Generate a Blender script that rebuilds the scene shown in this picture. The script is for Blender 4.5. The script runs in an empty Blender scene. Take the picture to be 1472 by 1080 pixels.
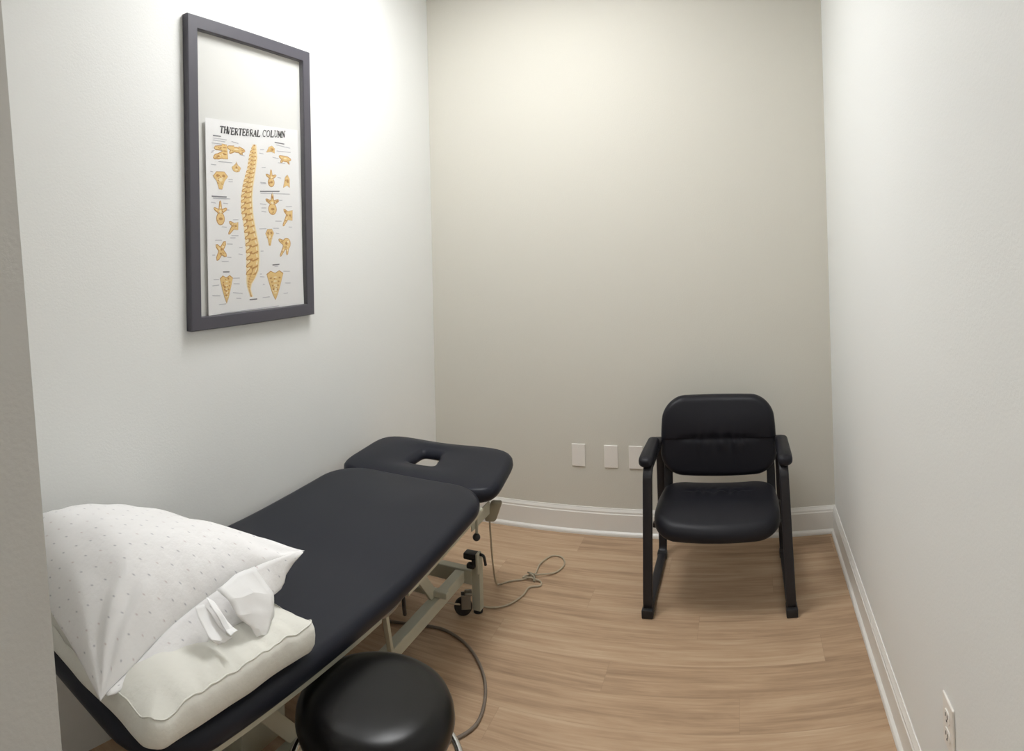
import bpy, bmesh, math, random
from math import sin, cos, pi, radians, sqrt
from mathutils import Vector, Matrix, noise

random.seed(7)
C = bpy.context.scene.collection
SC = bpy.context.scene

# ------------------------------------------------------------------ room numbers (metres)
XL, XR, YB, ZC = -1.6825, 0.4295, 3.2133, 3.02
EYE = 1.51

# ------------------------------------------------------------------ materials
def lin(c):
    c = c / 255.0
    return c / 12.92 if c <= 0.04045 else ((c + 0.055) / 1.055) ** 2.4
def rgb(r, g, b):
    return (lin(r), lin(g), lin(b), 1.0)

class NT:
    def __init__(self, name):
        self.m = bpy.data.materials.new(name); self.m.use_nodes = True
        self.t = self.m.node_tree; self.n = self.t.nodes; self.l = self.t.links
        self.b = self.n['Principled BSDF']
    def add(self, kind, **kw):
        x = self.n.new(kind)
        for k, v in kw.items(): setattr(x, k, v)
        return x
    def link(self, a, b): self.l.new(a, b)
    def math(self, op, a, b=None, c=None):
        x = self.add('ShaderNodeMath', operation=op)
        for i, v in enumerate((a, b, c)):
            if v is None: continue
            if isinstance(v, (int, float)): x.inputs[i].default_value = v
            else: self.link(v, x.inputs[i])
        return x.outputs[0]
    def mix(self, fac, a, b):
        x = self.add('ShaderNodeMix', data_type='RGBA')
        for i, v in ((0, fac), (6, a), (7, b)):
            if isinstance(v, (int, float)): x.inputs[i].default_value = v
            elif isinstance(v, tuple): x.inputs[i].default_value = v
            else: self.link(v, x.inputs[i])
        return x.outputs[2]
    def coords(self, scale=(1, 1, 1), which='Object'):
        tc = self.add('ShaderNodeTexCoord'); mp = self.add('ShaderNodeMapping')
        mp.inputs['Scale'].default_value = scale
        self.link(tc.outputs[which], mp.inputs[0]); return mp.outputs[0]
    def noise(self, co, scale, detail=3, rough=0.5):
        x = self.add('ShaderNodeTexNoise'); x.inputs['Scale'].default_value = scale
        x.inputs['Detail'].default_value = detail; x.inputs['Roughness'].default_value = rough
        self.link(co, x.inputs[0]); return x.outputs[0]
    def bump(self, h, strength, dist=0.01):
        x = self.add('ShaderNodeBump'); x.inputs['Strength'].default_value = strength
        x.inputs['Distance'].default_value = dist
        self.link(h, x.inputs['Height']); self.link(x.outputs[0], self.b.inputs['Normal'])

def simple(name, col, rough=0.5, metal=0.0, spec=0.5, bump=None, vary=0.0):
    k = NT(name)
    k.b.inputs['Base Color'].default_value = col
    k.b.inputs['Roughness'].default_value = rough
    k.b.inputs['Metallic'].default_value = metal
    k.b.inputs['Specular IOR Level'].default_value = spec
    co = k.coords()
    if vary:
        n = k.noise(co, 9, 3)
        d = tuple(c * (1 - vary) for c in col[:3]) + (1,)
        k.link(k.mix(n, d, col), k.b.inputs['Base Color'])
    if bump:
        k.bump(k.noise(co, bump[0], 3), bump[1], bump[2])
    return k.m

M = {}
M['wall'] = simple('wall_paint_white', rgb(234, 235, 233), 0.62, spec=0.35, bump=(150, 0.22, 0.002))
M['wall_accent'] = simple('wall_paint_greige', rgb(212, 209, 199), 0.62, spec=0.35, bump=(150, 0.22, 0.002))
M['ceiling'] = simple('ceiling_paint', rgb(235, 235, 232), 0.8, bump=(90, 0.3, 0.003))
M['trim'] = simple('trim_paint', rgb(232, 230, 225), 0.35, vary=0.02)
M['plate'] = simple('plate_plastic', rgb(236, 232, 226), 0.35)
M['vinyl'] = simple('navy_vinyl', rgb(32, 34, 43), 0.38, spec=0.20, bump=(260, 0.08, 0.001), vary=0.1)
M['leather'] = simple('black_leather', rgb(29, 29, 35), 0.44, spec=0.24, bump=(220, 0.18, 0.001), vary=0.15)
M['stool_vinyl'] = simple('black_stool_vinyl', rgb(13, 12, 12), 0.30, spec=0.28, bump=(240, 0.06, 0.001))
M['black_metal'] = simple('black_metal', rgb(34, 33, 37), 0.45, spec=0.4, vary=0.1)
M['black_plastic'] = simple('black_plastic', rgb(30, 29, 31), 0.5)
M['rubber'] = simple('black_rubber', rgb(34, 31, 33), 0.65)
M['cream_metal'] = simple('cream_metal', rgb(188, 186, 168), 0.42, vary=0.08)
M['chrome'] = simple('chrome', rgb(215, 215, 215), 0.15, metal=1.0)
M['steel'] = simple('zinc_steel', rgb(150, 150, 146), 0.35, metal=0.9)
M['beige_plastic'] = simple('beige_plastic', rgb(150, 142, 122), 0.5, vary=0.08)
M['cord'] = simple('beige_cord', rgb(172, 160, 138), 0.5)
M['cable'] = simple('grey_cable', rgb(120, 108, 96), 0.5)
M['paper'] = simple('white_paper', rgb(240, 240, 240), 0.75, bump=(40, 0.2, 0.002))
M['frame'] = simple('charcoal_frame', rgb(80, 78, 86), 0.48, vary=0.06)
M['backing'] = simple('backing_board', rgb(226, 226, 222), 0.7)
M['poster'] = simple('poster_paper', rgb(240, 240, 240), 0.55)
M['ink'] = simple('ink', rgb(52, 52, 56), 0.6)
M['ink_grey'] = simple('ink_pale', rgb(190, 190, 196), 0.6)
M['bone'] = simple('bone_print', rgb(236, 202, 134), 0.6)
M['bone_dark'] = simple('bone_outline_print', rgb(196, 142, 78), 0.6)
M['bone_light'] = simple('bone_highlight_print', rgb(248, 230, 186), 0.6)
M['slot'] = simple('slot_dark', rgb(60, 56, 52), 0.6)

def m_floor():
    k = NT('oak_vinyl_planks')
    tc = k.add('ShaderNodeTexCoord'); sep = k.add('ShaderNodeSeparateXYZ'); k.link(tc.outputs['Object'], sep.inputs[0])
    X, Y = sep.outputs[0], sep.outputs[1]
    W, L = 0.152, 1.22
    row = k.math('FLOOR', k.math('DIVIDE', k.math('ADD', Y, 0.03), W))
    off = k.math('MULTIPLY', k.math('FRACT', k.math('MULTIPLY', row, 0.377)), L)
    xs = k.math('DIVIDE', k.math('ADD', k.math('ADD', X, 0.17), off), L)
    col = k.math('FLOOR', xs)
    idx = k.math('ADD', k.math('MULTIPLY', row, 17.13), k.math('MULTIPLY', col, 5.71))
    wn = k.add('ShaderNodeTexWhiteNoise', noise_dimensions='1D'); k.link(idx, wn.inputs['W'])
    # grain, stretched along the plank and shifted from plank to plank
    cb = k.add('ShaderNodeCombineXYZ')
    k.link(k.math('ADD', k.math('MULTIPLY', X, 0.9), k.math('MULTIPLY', wn.outputs[0], 13.0)), cb.inputs[0])
    k.link(k.math('MULTIPLY', Y, 13.0), cb.inputs[1]); k.link(wn.outputs[0], cb.inputs[2])
    g1 = k.noise(cb.outputs[0], 1.6, 5, 0.6)
    cb2 = k.add('ShaderNodeCombineXYZ')
    k.link(k.math('ADD', k.math('MULTIPLY', X, 3.0), k.math('MULTIPLY', wn.outputs[0], 7.0)), cb2.inputs[0])
    k.link(k.math('MULTIPLY', Y, 90.0), cb2.inputs[1])
    g2 = k.noise(cb2.outputs[0], 1.3, 3, 0.6)
    cb3 = k.add('ShaderNodeCombineXYZ')
    wv = k.noise(cb.outputs[0], 0.9, 2, 0.5)
    k.link(k.math('ADD', k.math('MULTIPLY', X, 2.2), k.math('MULTIPLY', wn.outputs[0], 9.0)), cb3.inputs[0])
    k.link(k.math('ADD', k.math('MULTIPLY', Y, 34.0), k.math('MULTIPLY', wv, 5.0)), cb3.inputs[1])
    g3 = k.noise(cb3.outputs[0], 1.2, 4, 0.65)
    rp = k.add('ShaderNodeValToRGB')
    e = rp.color_ramp.elements
    e[0].position = 0.34; e[0].color = rgb(146, 119, 95)
    e[1].position = 0.66; e[1].color = rgb(199, 173, 144)
    x = rp.color_ramp.elements.new(0.5); x.color = rgb(180, 151, 122)
    mixv = k.math('ADD', k.math('MULTIPLY', g1, 0.42), k.math('ADD', k.math('MULTIPLY', g2, 0.20), k.math('MULTIPLY', g3, 0.38)))
    mixv = k.math('ADD', mixv, k.math('MULTIPLY', k.math('SUBTRACT', wn.outputs[0], 0.5), 0.10))
    k.link(mixv, rp.inputs[0])
    fy = k.math('FRACT', k.math('DIVIDE', k.math('ADD', Y, 0.03), W)); fx = k.math('FRACT', xs)
    jy = k.math('LESS_THAN', k.math('MINIMUM', fy, k.math('SUBTRACT', 1.0, fy)), 0.006)
    jx = k.math('LESS_THAN', k.math('MINIMUM', fx, k.math('SUBTRACT', 1.0, fx)), 0.0009)
    j = k.math('MULTIPLY', k.math('MAXIMUM', jy, jx), 0.22)
    k.link(k.mix(j, rp.outputs[0], rgb(120, 96, 76)), k.b.inputs['Base Color'])
    k.b.inputs['Roughness'].default_value = 0.48
    k.b.inputs['Specular IOR Level'].default_value = 0.35
    k.bump(k.math('SUBTRACT', g2, j), 0.12, 0.002)
    return k.m
M['floor'] = m_floor()

def m_cloth(name, base, sprig=None, space=0.042):
    k = NT(name)
    k.b.inputs['Roughness'].default_value = 0.85
    k.b.inputs['Specular IOR Level'].default_value = 0.2
    k.b.inputs['Sheen Weight'].default_value = 0.15
    k.b.inputs['Base Color'].default_value = base
    if sprig:
        tc = k.add('ShaderNodeTexCoord'); sep = k.add('ShaderNodeSeparateXYZ'); k.link(tc.outputs['UV'], sep.inputs[0])
        u = k.math('DIVIDE', sep.outputs[0], space); v = k.math('DIVIDE', sep.outputs[1], space * 0.72)
        row = k.math('FLOOR', v)
        u = k.math('ADD', u, k.math('MULTIPLY', k.math('MODULO', k.math('ABSOLUTE', row), 2.0), 0.5))
        wn = k.add('ShaderNodeTexWhiteNoise', noise_dimensions='2D')
        cb = k.add('ShaderNodeCombineXYZ'); k.link(k.math('FLOOR', u), cb.inputs[0]); k.link(row, cb.inputs[1]); k.link(cb.outputs[0], wn.inputs['Vector'])
        du = k.math('SUBTRACT', k.math('FRACT', u), k.math('ADD', 0.4, k.math('MULTIPLY', wn.outputs[0], 0.2)))
        dv = k.math('SUBTRACT', k.math('FRACT', v), 0.5)
        # a slanted little sprig with a bud
        a = k.math('ADD', k.math('MULTIPLY', du, 0.8), k.math('MULTIPLY', dv, 0.45))
        b = k.math('SUBTRACT', k.math('MULTIPLY', dv, 0.62), k.math('MULTIPLY', du, 0.6))
        d = k.math('SQRT', k.math('ADD', k.math('POWER', k.math('DIVIDE', a, 0.13), 2.0), k.math('POWER', k.math('DIVIDE', b, 0.055), 2.0)))
        f = k.math('MULTIPLY', k.math('SUBTRACT', 1.0, k.math('SMOOTH_MIN', d, 1.0, 0.3)), 0.9)
        f = k.math('MAXIMUM', k.math('MINIMUM', f, 0.75), 0.0)
        pick = k.mix(k.math('GREATER_THAN', wn.outputs[0], 0.7), sprig, rgb(205, 192, 192))
        k.link(k.mix(f, base, pick), k.b.inputs['Base Color'])
    co = k.coords()
    k.bump(k.noise(co, 22, 4, 0.55), 0.4, 0.008)
    return k.m
M['pillowcase'] = m_cloth('sprigged_white_cotton', rgb(240, 239, 239), rgb(168, 168, 176))
M['pillow'] = m_cloth('cream_cotton', rgb(224, 223, 215))

def m_glass():
    k = NT('frame_glass')
    k.n.remove(k.b)
    out = k.n['Material Output']
    tr = k.add('ShaderNodeBsdfTransparent'); tr.inputs[0].default_value = (0.985, 0.985, 0.985, 1)
    gl = k.add('ShaderNodeBsdfGlossy'); gl.inputs['Roughness'].default_value = 0.06
    lw = k.add('ShaderNodeLayerWeight'); lw.inputs[0].default_value = 0.5
    fr = k.math('ADD', 0.03, k.math('MULTIPLY', k.math('POWER', lw.outputs['Facing'], 4.0), 0.6))
    mx = k.add('ShaderNodeMixShader')
    k.link(fr, mx.inputs[0]); k.link(tr.outputs[0], mx.inputs[1]); k.link(gl.outputs[0], mx.inputs[2])
    k.link(mx.outputs[0], out.inputs[0]); return k.m
M['glass'] = m_glass()

def m_emit(name, col, s):
    k = NT(name); k.b.inputs['Base Color'].default_value = (0.8, 0.8, 0.8, 1)
    k.b.inputs['Emission Color'].default_value = col; k.b.inputs['Emission Strength'].default_value = s
    return k.m

# ------------------------------------------------------------------ mesh helpers
def obj(name, bm, mats, parent=None, smooth=False, loc=None):
    me = bpy.data.meshes.new(name)
    bmesh.ops.recalc_face_normals(bm, faces=bm.faces)
    bm.to_mesh(me); bm.free()
    if not isinstance(mats, (list, tuple)): mats = [mats]
    for m in mats: me.materials.append(m)
    if smooth:
        for p in me.polygons: p.use_smooth = True
        if smooth == 'auto':
            try: me.set_sharp_from_angle(angle=radians(40))
            except Exception: pass
    o = bpy.data.objects.new(name, me); C.objects.link(o)
    if loc: o.location = loc
    if parent: o.parent = parent
    return o
def thing(name, label, cat, loc=(0, 0, 0), rz=0, group=None):
    o = bpy.data.objects.new(name, None); C.objects.link(o)
    o.empty_display_size = 0.05
    o.location = loc; o.rotation_euler = (0, 0, rz)
    o['label'] = label; o['category'] = cat
    if group: o['group'] = group
    return o
def tag(o, label, cat, group=None):
    o['label'] = label; o['category'] = cat
    if group: o['group'] = group
    return o
def struct(name, bm, m, smooth=False):
    o = obj(name, bm, m, smooth=smooth); o['kind'] = 'structure'; return o

def box(bm, x0, x1, y0, y1, z0, z1, bev=0.0, seg=2):
    g = bmesh.ops.create_cube(bm, size=1.0)
    vs = g['verts']
    for v in vs:
        v.co = Vector(((x0 + x1) / 2 + v.co.x * (x1 - x0), (y0 + y1) / 2 + v.co.y * (y1 - y0), (z0 + z1) / 2 + v.co.z * (z1 - z0)))
    if bev:
        es = list({e for v in vs for e in v.link_edges})
        bmesh.ops.bevel(bm, geom=es, offset=bev, segments=seg, affect='EDGES', profile=0.5)
    return bm
def nb(): return bmesh.new()

def smooth_path(pts, r=0.04, n=6, closed=False):
    pts = [Vector(p) for p in pts]; out = []
    N = len(pts)
    for i, p in enumerate(pts):
        if not closed and i in (0, N - 1): out.append(p); continue
        a, b = pts[i - 1], pts[(i + 1) % N]
        da, db = (a - p), (b - p)
        rr = min(r, da.length * 0.49, db.length * 0.49)
        s, e = p + da.normalized() * rr, p + db.normalized() * rr
        for k in range(n + 1):
            t = k / n
            out.append(s * (1 - t) ** 2 + p * 2 * t * (1 - t) + e * t * t)
    return out
def spline(pts, n=8, closed=False):
    P = [Vector(p) for p in pts]; out = []; N = len(P)
    rng = range(N if closed else N - 1)
    for i in rng:
        if closed: p0, p1, p2, p3 = P[i - 1], P[i], P[(i + 1) % N], P[(i + 2) % N]
        else: p0, p1, p2, p3 = P[max(i - 1, 0)], P[i], P[i + 1], P[min(i + 2, N - 1)]
        for k in range(n):
            t = k / n
            out.append(0.5 * ((2 * p1) + (p2 - p0) * t + (2 * p0 - 5 * p1 + 4 * p2 - p3) * t * t + (3 * p1 - p0 - 3 * p2 + p3) * t ** 3))
    if not closed: out.append(P[-1])
    return out
def sweep(bm, path, prof, closed=False, up=Vector((1, 0, 0)), fixed_up=False):
    """prof: list of (a, b) offsets along (side, up) of the moving frame"""
    path = [Vector(p) for p in path]; N = len(path); rings = []
    nrm = None
    for i, p in enumerate(path):
        if closed: t = path[(i + 1) % N] - path[i - 1]
        else: t = path[min(i + 1, N - 1)] - path[max(i - 1, 0)]
        t.normalize()
        if nrm is None or fixed_up:
            nrm = up - t * up.dot(t)
            if nrm.length < 1e-4: nrm = Vector((0, 0, 1)) - t * t.z
        else:
            nrm = nrm - t * nrm.dot(t)
        nrm.normalize(); bn = t.cross(nrm)
        rings.append([bm.verts.new(p + nrm * a + bn * b) for a, b in prof])
    K = len(prof)
    for i in range(N if closed else N - 1):
        A, B = rings[i], rings[(i + 1) % N]
        for k in range(K):
            bm.faces.new((A[k], A[(k + 1) % K], B[(k + 1) % K], B[k]))
    if not closed:
        bm.faces.new(rings[0]); bm.faces.new(list(reversed(rings[-1])))
    return bm
def circ(r, n=10): return [(r * cos(2 * pi * k / n), r * sin(2 * pi * k / n)) for k in range(n)]
def rrect(a, b, r, n=3):
    out = []
    for cx, cy, s in ((a - r, b - r, 0), (-(a - r), b - r, 1), (-(a - r), -(b - r), 2), (a - r, -(b - r), 3)):
        for k in range(n + 1):
            t = (s + k / n) * pi / 2
            out.append((cx + r * cos(t), cy + r * sin(t)))
    return out
def tube(path, r, n=10, closed=False): return sweep(nb(), path, circ(r, n), closed)
def lathe(bm, prof, n=32, c=(0, 0, 0)):
    rings = []
    for r, z in prof:
        if r < 1e-5: rings.append([bm.verts.new((c[0], c[1], c[2] + z))])
        else: rings.append([bm.verts.new((c[0] + r * cos(2 * pi * k / n), c[1] + r * sin(2 * pi * k / n), c[2] + z)) for k in range(n)])
    for A, B in zip(rings, rings[1:]):
        for k in range(n):
            k2 = (k + 1) % n
            f = [A[k % len(A)], A[k2 % len(A)], B[k2 % len(B)], B[k % len(B)]]
            u = []
            for v in f:
                if v not in u: u.append(v)
            if len(u) >= 3: bm.faces.new(u)
    if len(rings[0]) > 1: bm.faces.new(rings[0])
    if len(rings[-1]) > 1: bm.faces.new(rings[-1])
    return bm
def xform(bm, mat): bmesh.ops.transform(bm, matrix=mat, verts=bm.verts); return bm

def outline(hx, hy, r, n=8, m=10):
    """rounded rectangle, n points per corner and m per side, counter-clockwise"""
    pts = []
    r = min(r, hx, hy)
    cs = [(hx - r, hy - r), (-(hx - r), hy - r), (-(hx - r), -(hy - r)), (hx - r, -(hy - r))]
    for q, (cx, cy) in enumerate(cs):
        arc = [(cx + r * cos((q + k / n) * pi / 2), cy + r * sin((q + k / n) * pi / 2)) for k in range(n + 1)]
        pts += arc
        nx = cs[(q + 1) % 4]; a = arc[-1]
        t = ((q + 1)) * pi / 2
        b = (nx[0] + r * cos(t), nx[1] + r * sin(t))
        for k in range(1, m):
            pts.append((a[0] + (b[0] - a[0]) * k / m, a[1] + (b[1] - a[1]) * k / m))
    return pts
def zip_cap(bm, ring, n, m, mirror_x):
    """close a narrow last ring with quads straight across it"""
    P = outline(1.0, 1.0, 0.5, n, m); K = len(ring)
    key = {(round(x, 4), round(y, 4)): i for i, (x, y) in enumerate(P)}
    mir = [key[(round(-x, 4) + 0.0, round(y, 4) + 0.0)] if mirror_x else key[(round(x, 4) + 0.0, round(-y, 4) + 0.0)] for x, y in P]
    ax = 1 if mirror_x else 0
    onside = [abs(abs(P[k][ax]) - 1.0) < 1e-6 for k in range(K)]         # points along the two short ends
    done = set()
    for k in range(K):
        k2 = (k + 1) % K
        if onside[k]: continue
        if onside[k2]:
            u = [k]; j = k2
            while onside[j]: u.append(j); j = (j + 1) % K
            u.append(j)
        else:
            u = []
            for i in (k, k2, mir[k2], mir[k]):
                if i not in u: u.append(i)
        fs = frozenset(u)
        if len(u) < 3 or fs in done: continue
        done.add(fs)
        bm.faces.new([ring[i] for i in u])
def cushion(hx, hy, r, thick, edge, crown=0.01, fn=None, rings=9, n=8, m=10, ease=None):
    """soft slab: rounded outline, rounded edge of radius 'edge', crowned top. fn(x,y,z,k)->Vector bends it"""
    bm = nb()
    lv = []                                                          # (inset, z)
    h = thick
    for k in range(7):                                               # bottom edge quarter
        t = -pi / 2 + k / 6 * pi / 2
        lv.append((edge * (1 - cos(t)), edge + edge * sin(t)))
    for k in range(7):
        t = k / 6 * pi / 2
        lv.append((edge * (1 - cos(t)), h - edge + edge * sin(t)))
    inner = (min(hx, hy) - edge) * 0.96
    top = []
    for k in range(1, rings + 1):
        f = k / rings
        top.append((edge + inner * f * 0.999, h + crown * sin(f * pi / 2)))
    def ring(inset, z):
        hx2, hy2 = max(hx - inset, 1e-4), max(hy - inset, 1e-4)
        rr = max(r - inset, min(hx2, hy2) * 0.45)
        rr = min(rr, min(hx2, hy2))
        pts = outline(hx2, hy2, rr, n, m)
        return [bm.verts.new(fn(x, y, z) if fn else (x, y, z)) for x, y in pts]
    bot = [(edge + inner * k / rings * 0.999, 0.0) for k in range(rings, 0, -1)]
    R = [ring(i, z) for i, z in bot + lv + top]
    for A, B in zip(R, R[1:]):
        K = len(A)
        for k in range(K):
            bm.faces.new((A[k], A[(k + 1) % K], B[(k + 1) % K], B[k]))
    zip_cap(bm, R[0], n, m, hx < hy); zip_cap(bm, R[-1], n, m, hx < hy)
    return bm
def fbm(x, y, z, s): return noise.noise(Vector((x * s, y * s, z * s)))

# ================================================================== the setting
FY0 = -1.9                                                           # far end of the hallway behind the camera
struct('floor', box(nb(), XL - 0.12, 1.3, FY0, YB + 0.12, -0.1, 0), M['floor'])
struct('ceiling', box(nb(), XL - 0.12, 1.3, FY0, YB + 0.12, ZC, ZC + 0.1), M['ceiling'])
struct('wall_left', box(nb(), XL - 0.12, XL, FY0, YB + 0.12, 0, ZC), M['wall'])
struct('wall_back', box(nb(), XL, XR, YB, YB + 0.12, 0, ZC), M['wall_accent'])
struct('wall_right', box(nb(), XR, XR + 0.12, -0.05, YB + 0.12, 0, ZC), M['wall'])
# wall with the doorway the photograph was taken from; its drywall edge leans a little
bm = nb()
def lean(z): return -0.745 + (1.51 - z) * 0.170
y0, y1 = 0.20, 0.36
vs = []
for y in (y0, y1):
    for x, z in ((XL, 0), (lean(0), 0), (lean(ZC), ZC), (XL, ZC)): vs.append(bm.verts.new((x, y, z)))
for f in ((0, 1, 2, 3), (7, 6, 5, 4), (0, 4, 5, 1), (1, 5, 6, 2), (2, 6, 7, 3), (3, 7, 4, 0)): bm.faces.new([vs[i] for i in f])
struct('wall_front', bm, simple('wall_paint_shaded', rgb(188, 186, 181), 0.62, spec=0.35, bump=(150, 0.22, 0.002)))  # doorway wall's shade put into its paint colour, darker than the other walls
struct('wall_hallway', box(nb(), XL - 0.12, 1.3, FY0 - 0.1, FY0, 0, ZC), M['wall'])
struct('wall_hallway_end', box(nb(), 1.2, 1.3, FY0, -0.05, 0, ZC), M['wall'])

def baseboard(bm, p0, p1, inward, H=0.133, T=0.014, m0=0, m1=0):
    """moulded board with a stepped cap and a quarter-round shoe, run from p0 to p1 on a wall"""
    prof = [(0, 0), (T + 0.012, 0), (T + 0.012, 0.008), (T + 0.009, 0.015), (T + 0.003, 0.020), (T, 0.021),
            (T, H - 0.028), (T - 0.003, H - 0.024), (T - 0.003, H - 0.016), (T - 0.006, H - 0.010), (T - 0.009, H - 0.004), (T - 0.010, H), (0, H)]
    p0, p1, inward = Vector(p0), Vector(p1), Vector(inward)
    d = (p1 - p0).normalized()
    A = [bm.verts.new(p0 + inward * a + d * (a * m0) + Vector((0, 0, z))) for a, z in prof]
    B = [bm.verts.new(p1 + inward * a - d * (a * m1) + Vector((0, 0, z))) for a, z in prof]
    K = len(prof)
    for k in range(K): bm.faces.new((A[k], A[(k + 1) % K], B[(k + 1) % K], B[k]))
    bm.faces.new(A); bm.faces.new(list(reversed(B)))
    return bm
struct('baseboard_back', baseboard(nb(), (XL, YB, 0), (XR, YB, 0), (0, -1, 0), m0=1, m1=1), M['trim'])
struct('baseboard_right', baseboard(nb(), (XR, YB, 0), (XR, 0.0, 0), (-1, 0, 0), m0=1), M['trim'])
struct('baseboard_left', baseboard(nb(), (XL, 1.75, 0), (XL, YB, 0), (1, 0, 0), m1=1), M['trim'])

# ================================================================== ceiling lights
def troffer(x, y, hx, hy, strength, label, col, group=None):
    t = thing('ceiling_light', label, 'ceiling light', (x, y, ZC))
    b = nb()
    for a in ((-hx - 0.02, hx + 0.02, -hy - 0.02, -hy), (-hx - 0.02, hx + 0.02, hy, hy + 0.02), (-hx - 0.02, -hx, -hy, hy), (hx, hx + 0.02, -hy, hy)):
        box(b, a[0], a[1], a[2], a[3], -0.03, 0.0)
    obj('light_frame', b, M['trim'], t)
    obj('diffuser', box(nb(), -hx, hx, -hy, hy, -0.022, -0.002), m_emit('diffuser_glow', col, strength), t)
    return t
troffer(-0.92, 2.06, 0.35, 0.35, 22.5, 'white square ceiling light above the treatment room', (0.985, 0.992, 1.0, 1))
troffer(-0.25, -0.85, 0.30, 0.60, 7.0, 'white rectangular ceiling light over the hallway outside the room', (1.0, 0.98, 0.95, 1))

# ================================================================== framed spine poster (on the left wall; s = y, t = z)
fp = thing('framed_poster', 'charcoal framed spine anatomy poster hanging on the left wall', 'framed poster', (XL, 1.769, 1.767))
OX, OY, OZ = XL, 1.769, 1.767
Y0, Y1, Z0, Z1, BW, FD = 1.433, 2.104, 1.219, 2.313, 0.046, 0.028
bm = nb()                                                           # four mitred mouldings in one frame
def loop(d, y0, y1, z0, z1): return [bm.verts.new((d, y - OY, z - OZ)) for y, z in ((y0, z0), (y1, z0), (y1, z1), (y0, z1))]
L1 = loop(0.001, Y0, Y1, Z0, Z1); L2 = loop(FD - 0.002, Y0, Y1, Z0, Z1); L3 = loop(FD, Y0 + 0.003, Y1 - 0.003, Z0 + 0.003, Z1 - 0.003)
L4 = loop(FD, Y0 + BW - 0.002, Y1 - BW + 0.002, Z0 + BW - 0.002, Z1 - BW + 0.002)
L5 = loop(FD - 0.003, Y0 + BW, Y1 - BW, Z0 + BW, Z1 - BW); L6 = loop(0.001, Y0 + BW, Y1 - BW, Z0 + BW, Z1 - BW)
LL = [L1, L2, L3, L4, L5, L6]
for A, B in zip(LL, LL[1:] + LL[:1]):
    for k in range(4): bm.faces.new((A[k], A[(k + 1) % 4], B[(k + 1) % 4], B[k]))
obj('frame', bm, M['frame'], fp)
iy0, iy1, iz0, iz1 = Y0 + BW - OY, Y1 - BW - OY, Z0 + BW - OZ, Z1 - BW - OZ
obj('backing_board', box(nb(), 0.002, 0.006, iy0, iy1, iz0, iz1), M['backing'], fp)
obj('glass_pane', box(nb(), 0.0235, 0.025, iy0, iy1, iz0, iz1), M['glass'], fp)
# the paper stands off the board and curls at its left edge
PX = 0.014
def pz(s): return PX + 0.004 * math.exp(-max(0, (s - 1.525)) / 0.03)
bm = nb(); n = 24; cols = []
for k in range(n + 1):
    f = (k / n) ** 1.6
    zt = 1.962 + (1.978 - 1.962) * f
    s0 = 1.517 + (2.030 - 1.517) * f
    s1 = 1.520 + (2.052 - 1.520) * f
    cols.append([bm.verts.new((pz(s1), s1 - OY, iz0 + 0.001)), bm.verts.new((pz(s0), s0 - OY, zt - OZ)),
                 bm.verts.new((pz(s0) - 0.0006, s0 - OY, zt - OZ)), bm.verts.new((pz(s1) - 0.0006, s1 - OY, iz0 + 0.001))])
for A, B in zip(cols, cols[1:]):
    for k in range(4): bm.faces.new((A[k], A[(k + 1) % 4], B[(k + 1) % 4], B[k]))
bm.faces.new(cols[0]); bm.faces.new(list(reversed(cols[-1])))
poster = obj('poster', bm, M['poster'], fp)

def poly(bm, pts, layer, mi=0):
    """filled outline printed on the paper"""
    vs = [bm.verts.new((pz(s) + 0.0004 + layer * 0.0004, s - OY, t - OZ)) for s, t in pts]
    try:
        f = bm.faces.new(vs); f.material_index = mi
    except ValueError: pass
def ell(cx, cy, rx, ry, n=16, rot=0.0):
    return [(cx + rx * cos(a) * cos(rot) - ry * sin(a) * sin(rot), cy + rx * cos(a) * sin(rot) + ry * sin(a) * cos(rot)) for a in [2 * pi * k / n for k in range(n)]]
def spike(x0, y0, x1, y1, w0, w1):
    d = Vector((x1 - x0, y1 - y0)); d.normalize(); nx, ny = -d.y, d.x
    return [(x0 + nx * w0, y0 + ny * w0), (x1 + nx * w1, y1 + ny * w1), (x1 + d.x * w1, y1 + d.y * w1), (x1 - nx * w1, y1 - ny * w1), (x0 - nx * w0, y0 - ny * w0)]

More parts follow.
